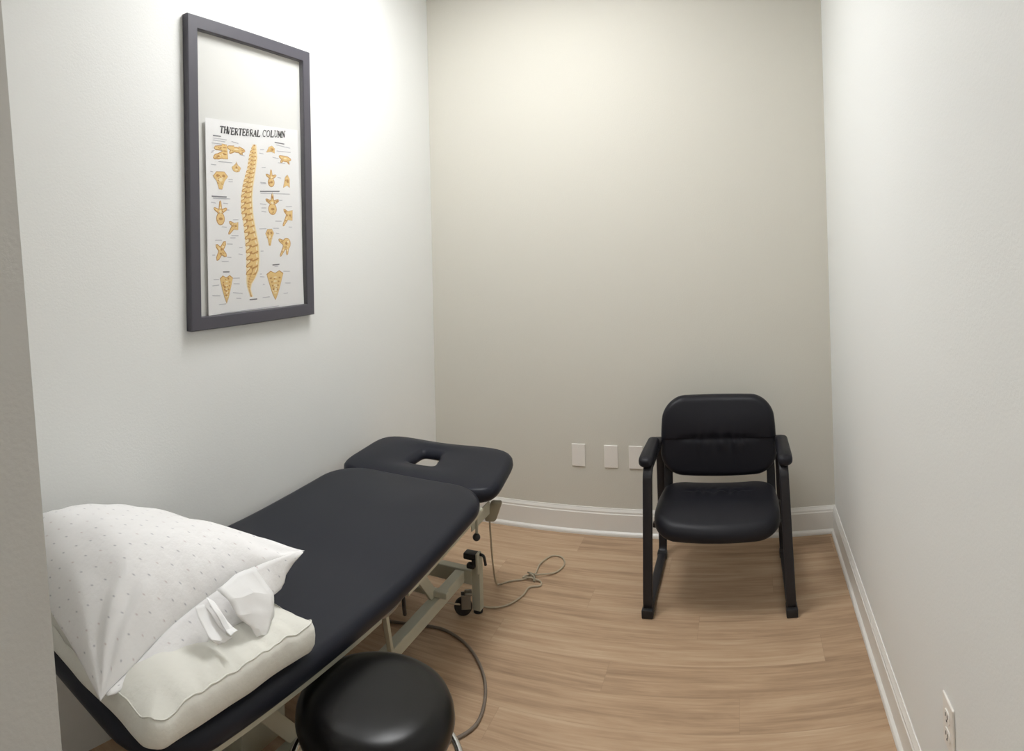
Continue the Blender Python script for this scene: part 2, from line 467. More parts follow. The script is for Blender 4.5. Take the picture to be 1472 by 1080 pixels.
def vertebra(spec, pieces):
    cx, cy, w, h = spec
    bm = nb(); w *= 0.5; h *= 0.5
    for grow, lay, mi in ((1, 0, 1), (0, 1, 0)):
        for j, p in enumerate(pieces):
            g = 0.0022 * grow - 0.0008 * (1 - grow)
            if p[0] == 'e': poly(bm, ell(cx + p[1] * w, cy + p[2] * h, p[3] * w + g, p[4] * h + g), lay + j * 0.05, mi)
            elif p[0] == 's': poly(bm, spike(cx + p[1] * w, cy + p[2] * h, cx + p[3] * w, cy + p[4] * h, p[5] * w + g, p[6] * w + g), lay + j * 0.05, mi)
            elif p[0] == 'p': poly(bm, [(cx + a * w * (1 + 0.06 * grow), cy + b * h * (1 + 0.06 * grow)) for a, b in p[1]], lay + j * 0.05, mi)
    for p in pieces:
        if p[0] == 'd': poly(bm, ell(cx + p[1] * w, cy + p[2] * h, p[3] * w, p[4] * h, 10), 2.2, 1)
        if p[0] == 'l': poly(bm, ell(cx + p[1] * w, cy + p[2] * h, p[3] * w, p[4] * h, 10), 2.4, 2)
    rr = random.Random(int(cx * 1e4) + int(cy * 1e4))
    ins = [p for p in pieces if p[0] in 'esp']
    for _ in range(12):                                              # mottled shading of the print
        p = rr.choice(ins)
        if p[0] == 'e': a, b_, t = rr.uniform(0, 6.28), rr.uniform(0.1, 0.85), 0; x, y = p[1] + p[3] * b_ * cos(a), p[2] + p[4] * b_ * sin(a)
        elif p[0] == 's': t = rr.uniform(0, 0.95); x, y = p[1] + (p[3] - p[1]) * t, p[2] + (p[4] - p[2]) * t
        else:
            q0, q1, q2 = rr.choice(p[1]), rr.choice(p[1]), rr.choice(p[1]); x, y = (q0[0] + q1[0] + q2[0]) * 0.29, (q0[1] + q1[1] + q2[1]) * 0.29
        poly(bm, ell(cx + x * w, cy + y * h, rr.uniform(0.05, 0.16) * w, rr.uniform(0.03, 0.10) * h, 7, rr.uniform(-0.6, 0.6)), 2.0 + 0.05 * _, rr.choice((1, 1, 2)))
    return obj('vertebra_drawing', bm, [M['bone'], M['bone_dark'], M['bone_light']], poster)
V = {'A': (1.595, 1.848, 0.0770, 0.0600), 'B': (1.673, 1.861, 0.0870, 0.0290), 'C': (1.672, 1.799, 0.0540, 0.0410), 'D': (1.59, 1.745, 0.0760, 0.0650),
     'E': (1.587, 1.628, 0.0620, 0.0850), 'F': (1.649, 1.576, 0.0570, 0.0500), 'G': (1.588, 1.491, 0.0620, 0.0640), 'H': (1.612, 1.353, 0.0660, 0.1000),
     'I': (1.862, 1.881, 0.0570, 0.0330), 'J': (1.948, 1.851, 0.0690, 0.0340), 'K': (1.863, 1.77, 0.0560, 0.0650), 'L': (1.954, 1.76, 0.0470, 0.0610),
     'M': (1.868, 1.67, 0.0730, 0.0820), 'N': (1.955, 1.62, 0.0680, 0.0730), 'O': (1.849, 1.54, 0.0520, 0.0590), 'P': (1.939, 1.504, 0.0760, 0.0780),
     'Q': (1.876, 1.353, 0.0980, 0.1130)}
TOPV = [('e', 0, -0.5, 0.62, 0.5), ('s', -0.2, 0.1, -0.95, 0.35, 0.2, 0.1), ('s', 0.2, 0.1, 0.95, 0.35, 0.2, 0.1), ('s', 0, 0.2, 0, 0.95, 0.24, 0.08),
        ('l', 0, 0.1, 0.17, 0.14), ('d', 0, -0.5, 0.3, 0.12)]
SACR = [('p', [(-0.95, 0.75), (-0.5, 0.95), (0, 0.8), (0.5, 0.95), (0.95, 0.75), (0.6, 0.0), (0.32, -0.55), (0, -0.98), (-0.32, -0.55), (-0.6, 0.0)])] + \
       [('d', s * (0.5 - 0.09 * i), 0.5 - 0.26 * i, 0.1, 0.06) for i in range(4) for s in (-1, 1)] + [('l', 0, 0.55 - 0.27 * i, 0.22, 0.05) for i in range(5)]
SIDEV = [('p', [(0.1, 0.6), (0.95, 0.75), (0.9, -0.35), (0.1, -0.3)]), ('s', 0.2, 0.3, -0.5, 0.75, 0.24, 0.12), ('s', 0.1, 0.1, -0.7, -0.9, 0.26, 0.09), ('d', 0.5, 0.2, 0.2, 0.12), ('d', 0.0, 0.2, 0.1, 0.1)]
STACK = [('p', [(0.1, 0.95), (0.75, 0.9), (0.85, -0.75), (0.2, -0.8)]), ('s', 0.3, 0.5, -0.75, 0.4, 0.22, 0.14), ('s', 0.3, -0.3, -0.9, -0.75, 0.3, 0.14), ('e', -0.45, -0.6, 0.45, 0.28),
         ('d', 0.45, 0.55, 0.25, 0.07), ('d', 0.5, 0.15, 0.25, 0.06), ('d', 0.45, -0.25, 0.25, 0.07), ('d', -0.4, -0.6, 0.2, 0.08)]
WING = [('e', 0, 0.1, 0.55, 0.6), ('s', -0.3, 0.2, -0.95, 0.5, 0.26, 0.1), ('s', 0.3, 0.2, 0.95, 0.1, 0.26, 0.1), ('s', -0.4, -0.1, -0.75, -0.8, 0.18, 0.07), ('s', 0.4, -0.1, 0.7, -0.9, 0.18, 0.07), ('l', 0, 0.2, 0.3, 0.2)]
DIAM = [('p', [(0, 0.95), (0.18, 0.45), (0.85, -0.1), (0.55, -0.75), (0, -0.9), (-0.55, -0.75), (-0.85, -0.1), (-0.18, 0.45)]), ('d', 0, -0.1, 0.2, 0.18), ('l', 0, -0.5, 0.3, 0.15)]
SHLD = [('p', [(-0.95, 0.4), (-0.5, 0.9), (0.5, 0.95), (0.95, 0.45), (0.5, -0.1), (0.2, -0.95), (-0.2, -0.95), (-0.5, -0.1)]), ('d', -0.4, 0.5, 0.2, 0.16), ('d', 0.4, 0.5, 0.2, 0.16), ('l', 0, 0.05, 0.25, 0.2)]
CROS = [('s', -0.1, 0, 0.6, 0.9, 0.3, 0.2), ('s', 0, 0, -0.7, 0.6, 0.28, 0.16), ('s', 0, 0, -0.6, -0.85, 0.34, 0.2), ('s', 0, 0, 0.7, -0.5, 0.34, 0.18), ('d', 0.05, 0.2, 0.22, 0.14), ('d', -0.1, -0.3, 0.2, 0.1), ('l', 0.3, 0.5, 0.15, 0.12)]
CLAW = [('e', 0.25, 0.25, 0.6, 0.55), ('s', -0.1, 0.3, -0.9, 0.65, 0.24, 0.1), ('s', 0.0, 0, -0.75, -0.95, 0.24, 0.07), ('s', 0.4, 0, 0.3, -0.8, 0.22, 0.1), ('d', 0.2, 0.3, 0.2, 0.16), ('l', 0.45, 0.45, 0.15, 0.12)]
TRI = [('p', [(-0.85, -0.75), (-0.3, 0.6), (0.3, 0.95), (0.85, 0.4), (0.8, -0.7), (0.2, -0.4)]), ('d', 0.35, 0.1, 0.2, 0.3)]
for k_, p_ in (('A', STACK), ('B', WING), ('C', DIAM), ('D', SHLD), ('E', TOPV), ('F', SIDEV), ('G', CROS), ('H', SACR), ('I', TRI), ('J', WING), ('K', TOPV),
               ('L', TRI), ('M', TOPV), ('N', SIDEV), ('O', SHLD), ('P', CLAW), ('Q', SACR)):
    sp = V[k_]
    if k_ == 'O': sp = (sp[0], sp[1], sp[2] * 0.95, sp[3] * 1.1)
    vertebra(sp, p_)

# the spine itself: 24 vertebrae, sacrum and tailbone between two measured contours
SR = [(1.776, 1.892), (1.781, 1.843), (1.771, 1.796), (1.756, 1.735), (1.75, 1.689), (1.753, 1.63), (1.767, 1.567), (1.782, 1.509), (1.784, 1.456), (1.778, 1.414), (1.759, 1.386), (1.738, 1.364), (1.733, 1.344), (1.744, 1.317)]
SL = [(1.763, 1.888), (1.745, 1.857), (1.731, 1.798), (1.707, 1.739), (1.695, 1.687), (1.694, 1.641), (1.707, 1.584), (1.713, 1.533), (1.719, 1.468), (1.718, 1.416), (1.717, 1.378), (1.72, 1.354), (1.735, 1.321)]
def interp(L, t):
    for (s0, t0), (s1, t1) in zip(L, L[1:]):
        if t1 <= t <= t0: return s0 + (s1 - s0) * (t0 - t) / (t0 - t1)
    return L[0][0] if t > L[0][1] else L[-1][0]
bm = nb()
N = 60; ts = [1.892 + (1.317 - 1.892) * k / N for k in range(N + 1)]
for a, b in zip(ts, ts[1:]):                                         # pale halo and dark body contour
    poly(bm, [(interp(SL, a) - 0.002, a), (interp(SR, a) + 0.006, a), (interp(SR, b) + 0.006, b), (interp(SL, b) - 0.002, b)], -0.4, 2)
    w0, w1 = interp(SR, a) - interp(SL, a), interp(SR, b) - interp(SL, b)
    poly(bm, [(interp(SR, a) - w0 * 0.72, a), (interp(SR, a), a), (interp(SR, b), b), (interp(SR, b) - w1 * 0.72, b)], 0.0, 1)
tt = 1.888; hs = []
for k in range(24): hs.append(0.0125 + 0.0135 * (k / 23) ** 1.1)
sc_ = (1.888 - 1.402) / sum(hs); hs = [h * sc_ for h in hs]
for k, h in enumerate(hs):
    a, b = tt, tt - h; tt = b
    l0, r0, l1, r1 = interp(SL, a), interp(SR, a), interp(SL, b), interp(SR, b)
    w = r1 - l1; g = h * 0.1
    tilt = 0.25 * h
    poly(bm, [(r0 - w * 0.52, a - g - tilt), (r0 - 0.001, a - g + tilt * 0.4), (r1 - 0.001, b + g + tilt * 0.4), (r1 - w * 0.52, b + g - tilt)], 1.0, 0)
    poly(bm, [(r0 - w * 0.20, a - g * 2.4), (r0 - w * 0.08, a - g * 2.2), (r1 - w * 0.08, b + g * 2.6), (r1 - w * 0.2, b + g * 2.6)], 1.6, 2)
    m_ = (a + b) / 2
    poly(bm, ell(r1 - w * 0.58, m_, w * 0.12, h * 0.3, 10), 1.4, 0)
    poly(bm, spike(r1 - w * 0.55, m_ - h * 0.05, l1 + w * 0.03, m_ - h * 0.42, h * 0.40, h * 0.24), 0.6, 1)
    poly(bm, spike(r1 - w * 0.55, m_ - h * 0.05, l1 + w * 0.06, m_ - h * 0.42, h * 0.27, h * 0.13), 1.2, 0)
ks = [1.400 + (1.325 - 1.400) * k / 8 for k in range(9)]
for i, (a, b) in enumerate(zip(ks, ks[1:])):
    poly(bm, [(interp(SL, a) + 0.003, a - 0.001), (interp(SR, a) - 0.002, a - 0.001), (interp(SR, b) - 0.002, b + 0.0005), (interp(SL, b) + 0.003, b + 0.0005)], 1.1, 0)
    if i < 5: poly(bm, ell((interp(SL, b) + interp(SR, b)) / 2 - 0.004, b + 0.004, 0.004, 0.002, 8), 1.8, 1)
obj('spine_drawing', bm, [M['bone'], M['bone_dark'], M['bone_light']], poster)

CAP = [(1.555, 1.903, 1.596, 1.904, 1), (1.555, 1.894, 1.624, 1.894, 0), (1.555, 1.887, 1.617, 1.886, 0), (1.548, 1.876, 1.599, 1.876, 0), (1.649, 1.891, 1.685, 1.887, 0), (1.547, 1.846, 1.562, 1.85, 0), (1.544, 1.841, 1.556, 1.844, 0), (1.581, 1.812, 1.651, 1.813, 0), (1.543, 1.799, 1.57, 1.799, 0), (1.539, 1.774, 1.553, 1.773, 0), (1.887, 1.913, 1.945, 1.912, 1), (1.895, 1.904, 1.98, 1.899, 0), (1.898, 1.88, 1.983, 1.882, 0), (1.873, 1.853, 1.91, 1.85, 0), (1.905, 1.834, 1.948, 1.834, 0), (1.544, 1.686, 1.62, 1.686, 1), (1.551, 1.679, 1.637, 1.68, 0), (1.54, 1.664, 1.564, 1.662, 0), (1.602, 1.663, 1.626, 1.662, 0), (1.619, 1.639, 1.633, 1.639, 0), (1.65, 1.604, 1.678, 1.605, 0), (1.593, 1.578, 1.617, 1.576, 0), (1.641, 1.546, 1.677, 1.546, 0), (1.634, 1.538, 1.662, 1.538, 0), (1.798, 1.715, 1.911, 1.721, 1), (1.801, 1.708, 1.974, 1.713, 0), (1.797, 1.668, 1.832, 1.666, 0), (1.804, 1.652, 1.832, 1.653, 0), (1.804, 1.639, 1.831, 1.637, 0), (1.905, 1.685, 1.927, 1.686, 0), (1.947, 1.661, 1.986, 1.664, 0), (1.883, 1.603, 1.92, 1.603, 0), (1.963, 1.58, 1.984, 1.58, 0), (1.79, 1.572, 1.83, 1.573, 0), (1.87, 1.575, 1.903, 1.575, 0), (1.886, 1.556, 1.905, 1.554, 0), (1.558, 1.53, 1.592, 1.53, 0), (1.618, 1.516, 1.647, 1.515, 0), (1.618, 1.468, 1.639, 1.467, 0), (1.543, 1.477, 1.557, 1.477, 0), (1.59, 1.454, 1.625, 1.453, 0), (1.68, 1.502, 1.698, 1.502, 0), (1.676, 1.479, 1.697, 1.476, 0), (1.796, 1.487, 1.812, 1.487, 0), (1.596, 1.416, 1.628, 1.415, 1), (1.548, 1.391, 1.575, 1.39, 0), (1.541, 1.369, 1.575, 1.37, 0), (1.54, 1.335, 1.58, 1.332, 0), (1.645, 1.391, 1.681, 1.39, 0), (1.648, 1.371, 1.68, 1.369, 0), (1.644, 1.339, 1.694, 1.333, 0), (1.661, 1.317, 1.686, 1.315, 0), (1.573, 1.301, 1.608, 1.301, 0), (1.862, 1.432, 1.903, 1.433, 1), (1.874, 1.426, 1.895, 1.426, 0), (1.926, 1.405, 1.966, 1.403, 0), (1.79, 1.39, 1.815, 1.388, 0), (1.805, 1.36, 1.816, 1.359, 0), (1.935, 1.358, 1.969, 1.356, 0), (1.925, 1.317, 1.951, 1.318, 0), (1.803, 1.31, 1.843, 1.31, 0), (1.731, 1.307, 1.772, 1.307, 1), (1.583, 1.268, 1.895, 1.271, 0), (1.79, 1.4, 1.80, 1.4, 0), (1.802, 1.876, 1.825, 1.878, 0), (1.797, 1.862, 1.821, 1.861, 0), (1.81, 1.808, 1.832, 1.81, 0), (1.799, 1.75, 1.832, 1.75, 0), (1.802, 1.745, 1.834, 1.747, 0), (1.9, 1.775, 1.921, 1.774, 0), (1.63, 1.75, 1.652, 1.751, 0), (1.63, 1.742, 1.652, 1.743, 0), (1.69, 1.846, 1.717, 1.844, 0)]
bm = nb(); bm.from_mesh(poster.data)
for s0, t0, s1, t1, h in CAP:
    q = 0.0022 if h else 0.0014
    poly(bm, [(s0, t0 - q), (s1, t1 - q), (s1, t1 + q), (s0, t0 + q)], 0.2, 2 if h else 1)
bm.to_mesh(poster.data); bm.free()                                  # the fine print is part of the paper
poster.data.materials.append(M['ink_grey']); poster.data.materials.append(simple('ink_mid', rgb(128, 128, 134), 0.6))

# heading, drawn as slab-serif strokes on a unit box
def arc(cx, cy, rx, ry, a0, a1, n=8): return [(cx + rx * cos(radians(a0 + (a1 - a0) * k / n)), cy + ry * sin(radians(a0 + (a1 - a0) * k / n))) for k in range(n + 1)]
TH, TN = 0.30, 0.16                                                  # thick and thin strokes
def serif(x, y): return ([(x - 0.17, y), (x + 0.17, y)], TN)
G = {
 'T': [([(0.5, 0.05), (0.5, 0.95)], TH), ([(0.05, 0.95), (0.95, 0.95)], TN), ([(0.06, 0.95), (0.06, 0.76)], TN), ([(0.94, 0.95), (0.94, 0.76)], TN), serif(0.5, 0.05)],
 'H': [([(0.2, 0.05), (0.2, 0.95)], TH), ([(0.2, 0.5), (0.8, 0.5)], TN), ([(0.8, 0.05), (0.8, 0.95)], TH), serif(0.2, 0.05), serif(0.2, 0.95), serif(0.8, 0.05), serif(0.8, 0.95)],
 'V': [([(0.15, 0.95), (0.5, 0.05)], TH), ([(0.5, 0.05), (0.87, 0.95)], TN), serif(0.17, 0.95), serif(0.85, 0.95)],
 'E': [([(0.22, 0.05), (0.22, 0.95)], TH), ([(0.1, 0.95), (0.88, 0.95)], TN), ([(0.1, 0.05), (0.9, 0.05)], TN), ([(0.22, 0.5), (0.65, 0.5)], TN), ([(0.87, 0.95), (0.87, 0.75)], TN), ([(0.9, 0.05), (0.9, 0.27)], TN), ([(0.65, 0.38), (0.65, 0.62)], TN)],
 'R': [([(0.22, 0.05), (0.22, 0.95)], TH), ([(0.1, 0.95), (0.5, 0.95)] + arc(0.5, 0.72, 0.32, 0.23, 90, -90) + [(0.22, 0.49)], 0.13), ([(0.5, 0.49), (0.85, 0.05)], TH), serif(0.22, 0.05), ([(0.78, 0.05), (0.98, 0.05)], TN)],
 'B': [([(0.22, 0.05), (0.22, 0.95)], TH), ([(0.1, 0.95), (0.5, 0.95)] + arc(0.5, 0.74, 0.28, 0.21, 90, -90) + [(0.22, 0.53)], 0.13), ([(0.5, 0.53)] + arc(0.52, 0.29, 0.33, 0.24, 90, -90) + [(0.1, 0.05)], 0.13)],
 'A': [([(0.12, 0.05), (0.48, 0.95)], TN), ([(0.48, 0.95), (0.85, 0.05)], TH), ([(0.25, 0.36), (0.72, 0.36)], TN), serif(0.14, 0.05), serif(0.85, 0.05)],
 'L': [([(0.25, 0.05), (0.25, 0.95)], TH), ([(0.1, 0.05), (0.9, 0.05)], TN), ([(0.9, 0.05), (0.9, 0.3)], TN), serif(0.25, 0.95)],
 'C': [(arc(0.52, 0.5, 0.4, 0.46, 45, 315, 14), 0.15), ([(0.85, 0.95), (0.85, 0.68)], TN)],
 'O': [(arc(0.5, 0.5, 0.39, 0.45, 0, 360, 18), 0.16)],
 'U': [([(0.2, 0.95), (0.2, 0.35)] + arc(0.5, 0.35, 0.3, 0.3, 180, 360, 8) + [(0.8, 0.95)], 0.15), serif(0.2, 0.95), serif(0.8, 0.95)],
 'M': [([(0.14, 0.05), (0.14, 0.95)], TN), ([(0.14, 0.95), (0.5, 0.15)], TH), ([(0.5, 0.15), (0.86, 0.95)], TN), ([(0.86, 0.95), (0.86, 0.05)], TH), serif(0.14, 0.05), serif(0.86, 0.05)],
 'N': [([(0.18, 0.05), (0.18, 0.95)], TN), ([(0.18, 0.95), (0.82, 0.08)], TH), ([(0.82, 0.05), (0.82, 0.95)], TN), serif(0.18, 0.05), serif(0.82, 0.95)],
}
bm = nb()
def word(txt, s0, s1, t0, t1, h):
    W = (s1 - s0) / len(txt)
    for i, ch in enumerate(txt):
        for pts, w in G[ch]:
            q = [(s0 + (i + x * 0.98) * W + (y - 0.5) * h * 0.16, (t0 + (t1 - t0) * (i + x) / len(txt)) + y * h) for x, y in pts]
            for a, b in zip(q, q[1:]):
                d = Vector((b[0] - a[0], b[1] - a[1])); L = d.length
                if L < 1e-6: continue
                nx, ny = -d.y / L * w * W * 0.5, d.x / L * w * h * 0.42
                poly(bm, [(a[0] + nx, a[1] + ny), (b[0] + nx, b[1] + ny), (b[0] - nx, b[1] - ny), (a[0] - nx, a[1] - ny)], 0.3)
word('TH', 1.590, 1.632, 1.916, 1.918, 0.026)
word('VERTEBRAL', 1.626, 1.806, 1.914, 1.924, 0.027)
word('COLUMN', 1.817, 1.952, 1.926, 1.938, 0.028)
obj('heading_lettering', bm, M['ink'], poster)

# ================================================================== wall plates and outlet
def wall_plate(x, label):
    t = thing('wall_plate', label, 'wall plate', (x, YB, 0.395), 0, 'blank wall plates on the back wall')
    b = box(nb(), -0.036, 0.036, -0.006, 0.0, -0.0575, 0.0575, 0.003, 3)
    obj('cover', b, M['plate'], t)
    for z in (-0.042, 0.042):
        s = lathe(nb(), [(0.0, 0.0), (0.0028, 0.0), (0.0024, 0.0012), (0.0, 0.0014)], 12)
        xform(s, Matrix.Translation((0, -0.0055, z)) @ Matrix.Rotation(radians(90), 4, 'X'))
        obj('screw', s, M['trim'], t)
    return t
wall_plate(-0.863, 'blank white wall plate on the back wall nearest the treatment table')
wall_plate(-0.692, 'blank white wall plate on the back wall, middle one of the three')
wall_plate(-0.564, 'blank white wall plate partly hidden behind the armrest of the black chair')
t = thing('wall_outlet', 'white electrical outlet low on the right wall', 'outlet', (XR, 1.377, 0.392))
obj('cover', box(nb(), -0.006, 0, -0.036, 0.036, -0.0575, 0.0575, 0.003, 3), M['plate'], t)
for z in (0.021, -0.021):
    b = cushion(0.014, 0.017, 0.012, 0.003, 0.001, 0.0, None, 3, 5, 3)
    xform(b, Matrix.Translation((-0.0055, 0, z)) @ Matrix.Rotation(radians(-90), 4, 'Y'))
    r = obj('receptacle', b, M['plate'], t, 'auto')
    obj('slot', box(nb(), -0.0095, -0.0080, -0.0075, -0.0055, z - 0.002, z + 0.007), M['slot'], r)
    obj('slot', box(nb(), -0.0095, -0.0080, 0.0055, 0.0075, z - 0.002, z + 0.006), M['slot'], r)
    b = lathe(nb(), [(0, 0.0), (0.0024, 0.0), (0.0024, 0.0012), (0, 0.0012)], 12)
    xform(b, Matrix.Translation((-0.0083, 0, z - 0.009)) @ Matrix.Rotation(radians(-90), 4, 'Y'))
    obj('ground_hole', b, M['slot'], r)
b = lathe(nb(), [(0.0, 0.0), (0.0028, 0.0), (0.0024, 0.0012), (0.0, 0.0014)], 12)
xform(b, Matrix.Translation((-0.0055, 0, 0)) @ Matrix.Rotation(radians(-90), 4, 'Y'))
obj('screw', b, M['trim'], t)

# ================================================================== treatment table
TX0, TX1, TY0, TY1 = -1.635, -0.945, 0.715, 2.255
TCX, TCY = (TX0 + TX1) / 2, (TY0 + TY1) / 2
tt = thing('treatment_table', 'long navy vinyl treatment table on a cream metal base along the left wall', 'treatment table', (TCX, TCY, 0))
HJ = 1.56                                                            # hinge of the two top sections
def zrail(y):                                                        # underside of the top rails
    d = y - HJ
    k = 0.052 if d > 0 else 0.044
    return 0.462 + k * (sqrt(d * d + 0.01) - 0.1) * 1.05
def bend(x, y, z):
    yy = y + TCY
    return Vector((x, y, zrail(yy) + 0.021 + z))
b = cushion((TX1 - TX0) / 2, (TY1 - TY0) / 2, 0.085, 0.062, 0.028, 0.012, bend, 12, 10, 40)
obj('main_cushion', b, M['vinyl'], tt, True)
def tl(p): return Vector((p[0] - TCX, p[1] - TCY, p[2]))
for x in (-0.985, -1.595):
    for ya, yb in ((0.76, 1.505), (1.655, 2.215)):
        path = [tl((x, ya + (yb - ya) * k / 12, zrail(ya + (yb - ya) * k / 12) + 0.0105)) for k in range(13)]
        obj('top_rail', sweep(nb(), path, rrect(0.016, 0.0105, 0.003), up=Vector((1, 0, 0)), fixed_up=True), M['cream_metal'], tt, 'auto')
    # hinge link between the two sections
    path = smooth_path([tl((x, 1.505, zrail(1.505) + 0.012)), tl((x, 1.55, zrail(1.55) - 0.006)), tl((x, 1.61, zrail(1.6) - 0.004)), tl((x, 1.655, zrail(1.65) + 0.012))], 0.03)
    obj('hinge_link', sweep(nb(), path, rrect(0.006, 0.005, 0.002), up=Vector((1, 0, 0)), fixed_up=True), M['steel'], tt, 'auto')
for y in (0.78, 1.495, 1.665, 2.20):
    obj('cross_rail', box(nb(), -0.305, 0.305, y - 0.015 - TCY, y + 0.015 - TCY, zrail(y), zrail(y) + 0.021, 0.003), M['cream_metal'], tt)

# head section: tilted cushion with a face opening
HCX, HCY, HHX, HHY = (TX0 + TX1) / 2, 2.405, 0.347, 0.195
b = nb(); NA = 96; rings = []
def super_pt(a, hx, hy, e, wx=0.0):
    c, s = cos(a), sin(a)
    r = (abs(c / hx) ** e + abs(s / hy) ** e) ** (-1 / e)
    return r * c, r * s
for k in range(NA):
    a = 2 * pi * k / NA
    ox, oy = super_pt(a, HHX, HHY, 5.0)
    ox *= 1 - 0.05 * (oy / HHY)                                      # narrows slightly to the far end
    oy -= 0.012 * (1 - (ox / HHX) ** 2) * (1 if oy > 0 else 0)       # shallow dip in the far edge
    ix, iy = super_pt(a, 0.050, 0.050, 7.0)
    ix = ix * (1 - 0.18 * iy / 0.05) - 0.022; iy += 0.018
    ring = []
    T = 0.060
    prof = []
    E = 0.028
    for j in range(7):
        q = -pi / 2 + j / 6 * pi / 2; prof.append(('o', E * (1 - cos(q)), E + E * sin(q)))
    for j in range(1, 7):
        q = j / 6 * pi / 2; prof.append(('o', E * (1 - cos(q)), T - E + E * sin(q)))
    for j in range(1, 9): prof.append(('m', j / 9, T + 0.006 * sin(pi * j / 9)))
    for j in range(9):                                               # padding thins towards the opening
        q = pi / 2 - j / 8 * pi / 2; prof.append(('i', 0.034 * (1 - cos(q)), 0.030 + 0.030 * sin(q)))
    prof.append(('i', 0.001, 0.026)); prof.append(('i', 0.006, 0.021))
    for j in range(1, 4): prof.append(('n', j / 4, 0.021 * (1 - j / 3)))
    dx, dy = ix - ox, iy - oy; L = sqrt(dx * dx + dy * dy); dx /= L; dy /= L
    for kind, d, z in prof:
        if kind == 'o': x, y = ox + dx * d, oy + dy * d
        elif kind == 'i': x, y = ix - dx * d, iy - dy * d
        elif kind == 'm':
            d0, d1 = E, L - 0.034; x, y = ox + dx * (d0 + (d1 - d0) * d), oy + dy * (d0 + (d1 - d0) * d)
        else:
            d0, d1 = 0.006, L - E; q = d1 - (d1 - d0) * (1 - d) if False else (L - 0.006) - (L - 0.006 - E) * d
            x, y = ox + dx * q, oy + dy * q
        ring.append((x, y, z))
    rings.append(ring)
VR = [[b.verts.new(p) for p in r] for r in rings]
K = len(VR[0])
for k in range(NA):
    A, B = VR[k], VR[(k + 1) % NA]
    for j in range(K): b.faces.new((A[j], A[(j + 1) % K], B[(j + 1) % K], B[j]))
TILT = radians(7.5)
xform(b, Matrix.Translation((HCX - TCX, HCY - TCY, 0.535)) @ Matrix.Rotation(TILT, 4, 'X'))
obj('head_cushion', b, M['vinyl'], tt, True)
for x0, x1, xa in ((-0.26, -0.11, -0.18), (0.09, 0.26, 0.18)):      # carrier plates left and right of the face opening
    b = box(nb(), x0, x1, -0.16, 0.13, -0.012, -0.0005, 0.002)
    xform(b, Matrix.Translation((HCX - TCX, HCY - TCY, 0.535)) @ Matrix.Rotation(TILT, 4, 'X'))
    o = obj('head_carrier', b, M['cream_metal'], tt)
    b = box(nb(), xa - 0.012, xa + 0.012, -0.30, 0.05, -0.030, -0.012, 0.002)
    xform(b, Matrix.Translation((HCX - TCX, HCY - TCY, 0.535)) @ Matrix.Rotation(TILT, 4, 'X'))
    obj('carrier_bar', b, M['cream_metal'], o)

# base: end frames, side beams, lift arms, castors
def rod(p, q, r, n=10): return sweep(nb(), [tl(p), tl(q)], circ(r, n))
for x in (-1.15, -1.47):
    obj('side_beam', box(nb(), x - 0.02 - TCX, x + 0.02 - TCX, 1.14 - TCY, 2.38 - TCY, 0.125, 0.170, 0.003), M['cream_metal'], tt)
for y in (1.12, 2.41):
    obj('end_beam', box(nb(), -1.565 - TCX, -1.1035 - TCX, y - 0.02 - TCY, y + 0.02 - TCY, 0.112, 0.170, 0.004), M['cream_metal'], tt)
for x in (-1.086, -1.55):
    for y in (1.12, 2.41):
        sg = 1 if x > -1.3 else -1
        p = obj('foot_post', box(nb(), x - 0.0175 - TCX, x + 0.0175 - TCX, y - 0.0175 - TCY, y + 0.0175 - TCY, 0.012, 0.232, 0.0015), M['cream_metal'], tt)
        obj('foot_pad', lathe(nb(), [(0, 0), (0.019, 0), (0.019, 0.008), (0.012, 0.0125), (0, 0.0125)], 16, tl((x, y, 0))), M['rubber'], p, 'auto')
        # raising pedal clamped on top of the post
        b = box(nb(), x - 0.050 - TCX, x + 0.006 - TCX, y - 0.030 - TCY, y + 0.012 - TCY, 0.216, 0.242, 0.006)
        box(b, x - 0.032 - TCX, x + 0.002 - TCX, y - 0.040 - TCY, y - 0.012 - TCY, 0.186, 0.206, 0.006)
        box(b, x - 0.010 - TCX, x + 0.004 - TCX, y - 0.034 - TCY, y - 0.016 - TCY, 0.196, 0.225, 0.003)
        obj('foot_pedal', b, M['black_plastic'], p, 'auto')
        b = box(nb(), x + 0.006 - TCX, x + 0.019 - TCX, y - 0.032 - TCY, y + 0.004 - TCY, 0.165, 0.247, 0.004)
        obj('pedal_clip', b, M['cream_metal'], p, 'auto')
        path = smooth_path([tl((x + 0.016, y - 0.012, 0.240)), tl((x + 0.036, y - 0.012, 0.238)), tl((x + 0.043, y - 0.012, 0.200))], 0.012, 4)
        obj('pedal_hook', sweep(nb(), path, circ(0.006, 8)), M['black_plastic'], p, True)
        # castor beside the post
        cx, cy_ = x - 0.045 * sg, y - 0.046
        turn = Matrix.Translation(tl((cx, cy_, 0.037))) @ Matrix.Rotation(radians(-62) * sg, 4, 'Z')
        b = box(nb(), -0.018, 0.018, 0.006, 0.036, 0.046, 0.058, 0.003); xform(b, turn)
        c = obj('caster', b, M['steel'], tt, 'auto')
        b = nb()
        for q in (-0.017, 0.014): box(b, q, q + 0.003, -0.008, 0.030, -0.006, 0.050, 0.001)
        box(b, -0.015, 0.015, -0.002, 0.002, -0.002, 0.002)
        xform(b, turn); obj('fork', b, M['steel'], c)
        b = lathe(nb(), [(0, -0.011), (0.028, -0.011), (0.035, -0.008), (0.037, 0), (0.035, 0.008), (0.028, 0.011), (0, 0.011)], 28)
        xform(b, turn @ Matrix.Rotation(radians(90), 4, 'Y'))
        obj('wheel', b, M['rubber'], c, 'auto')
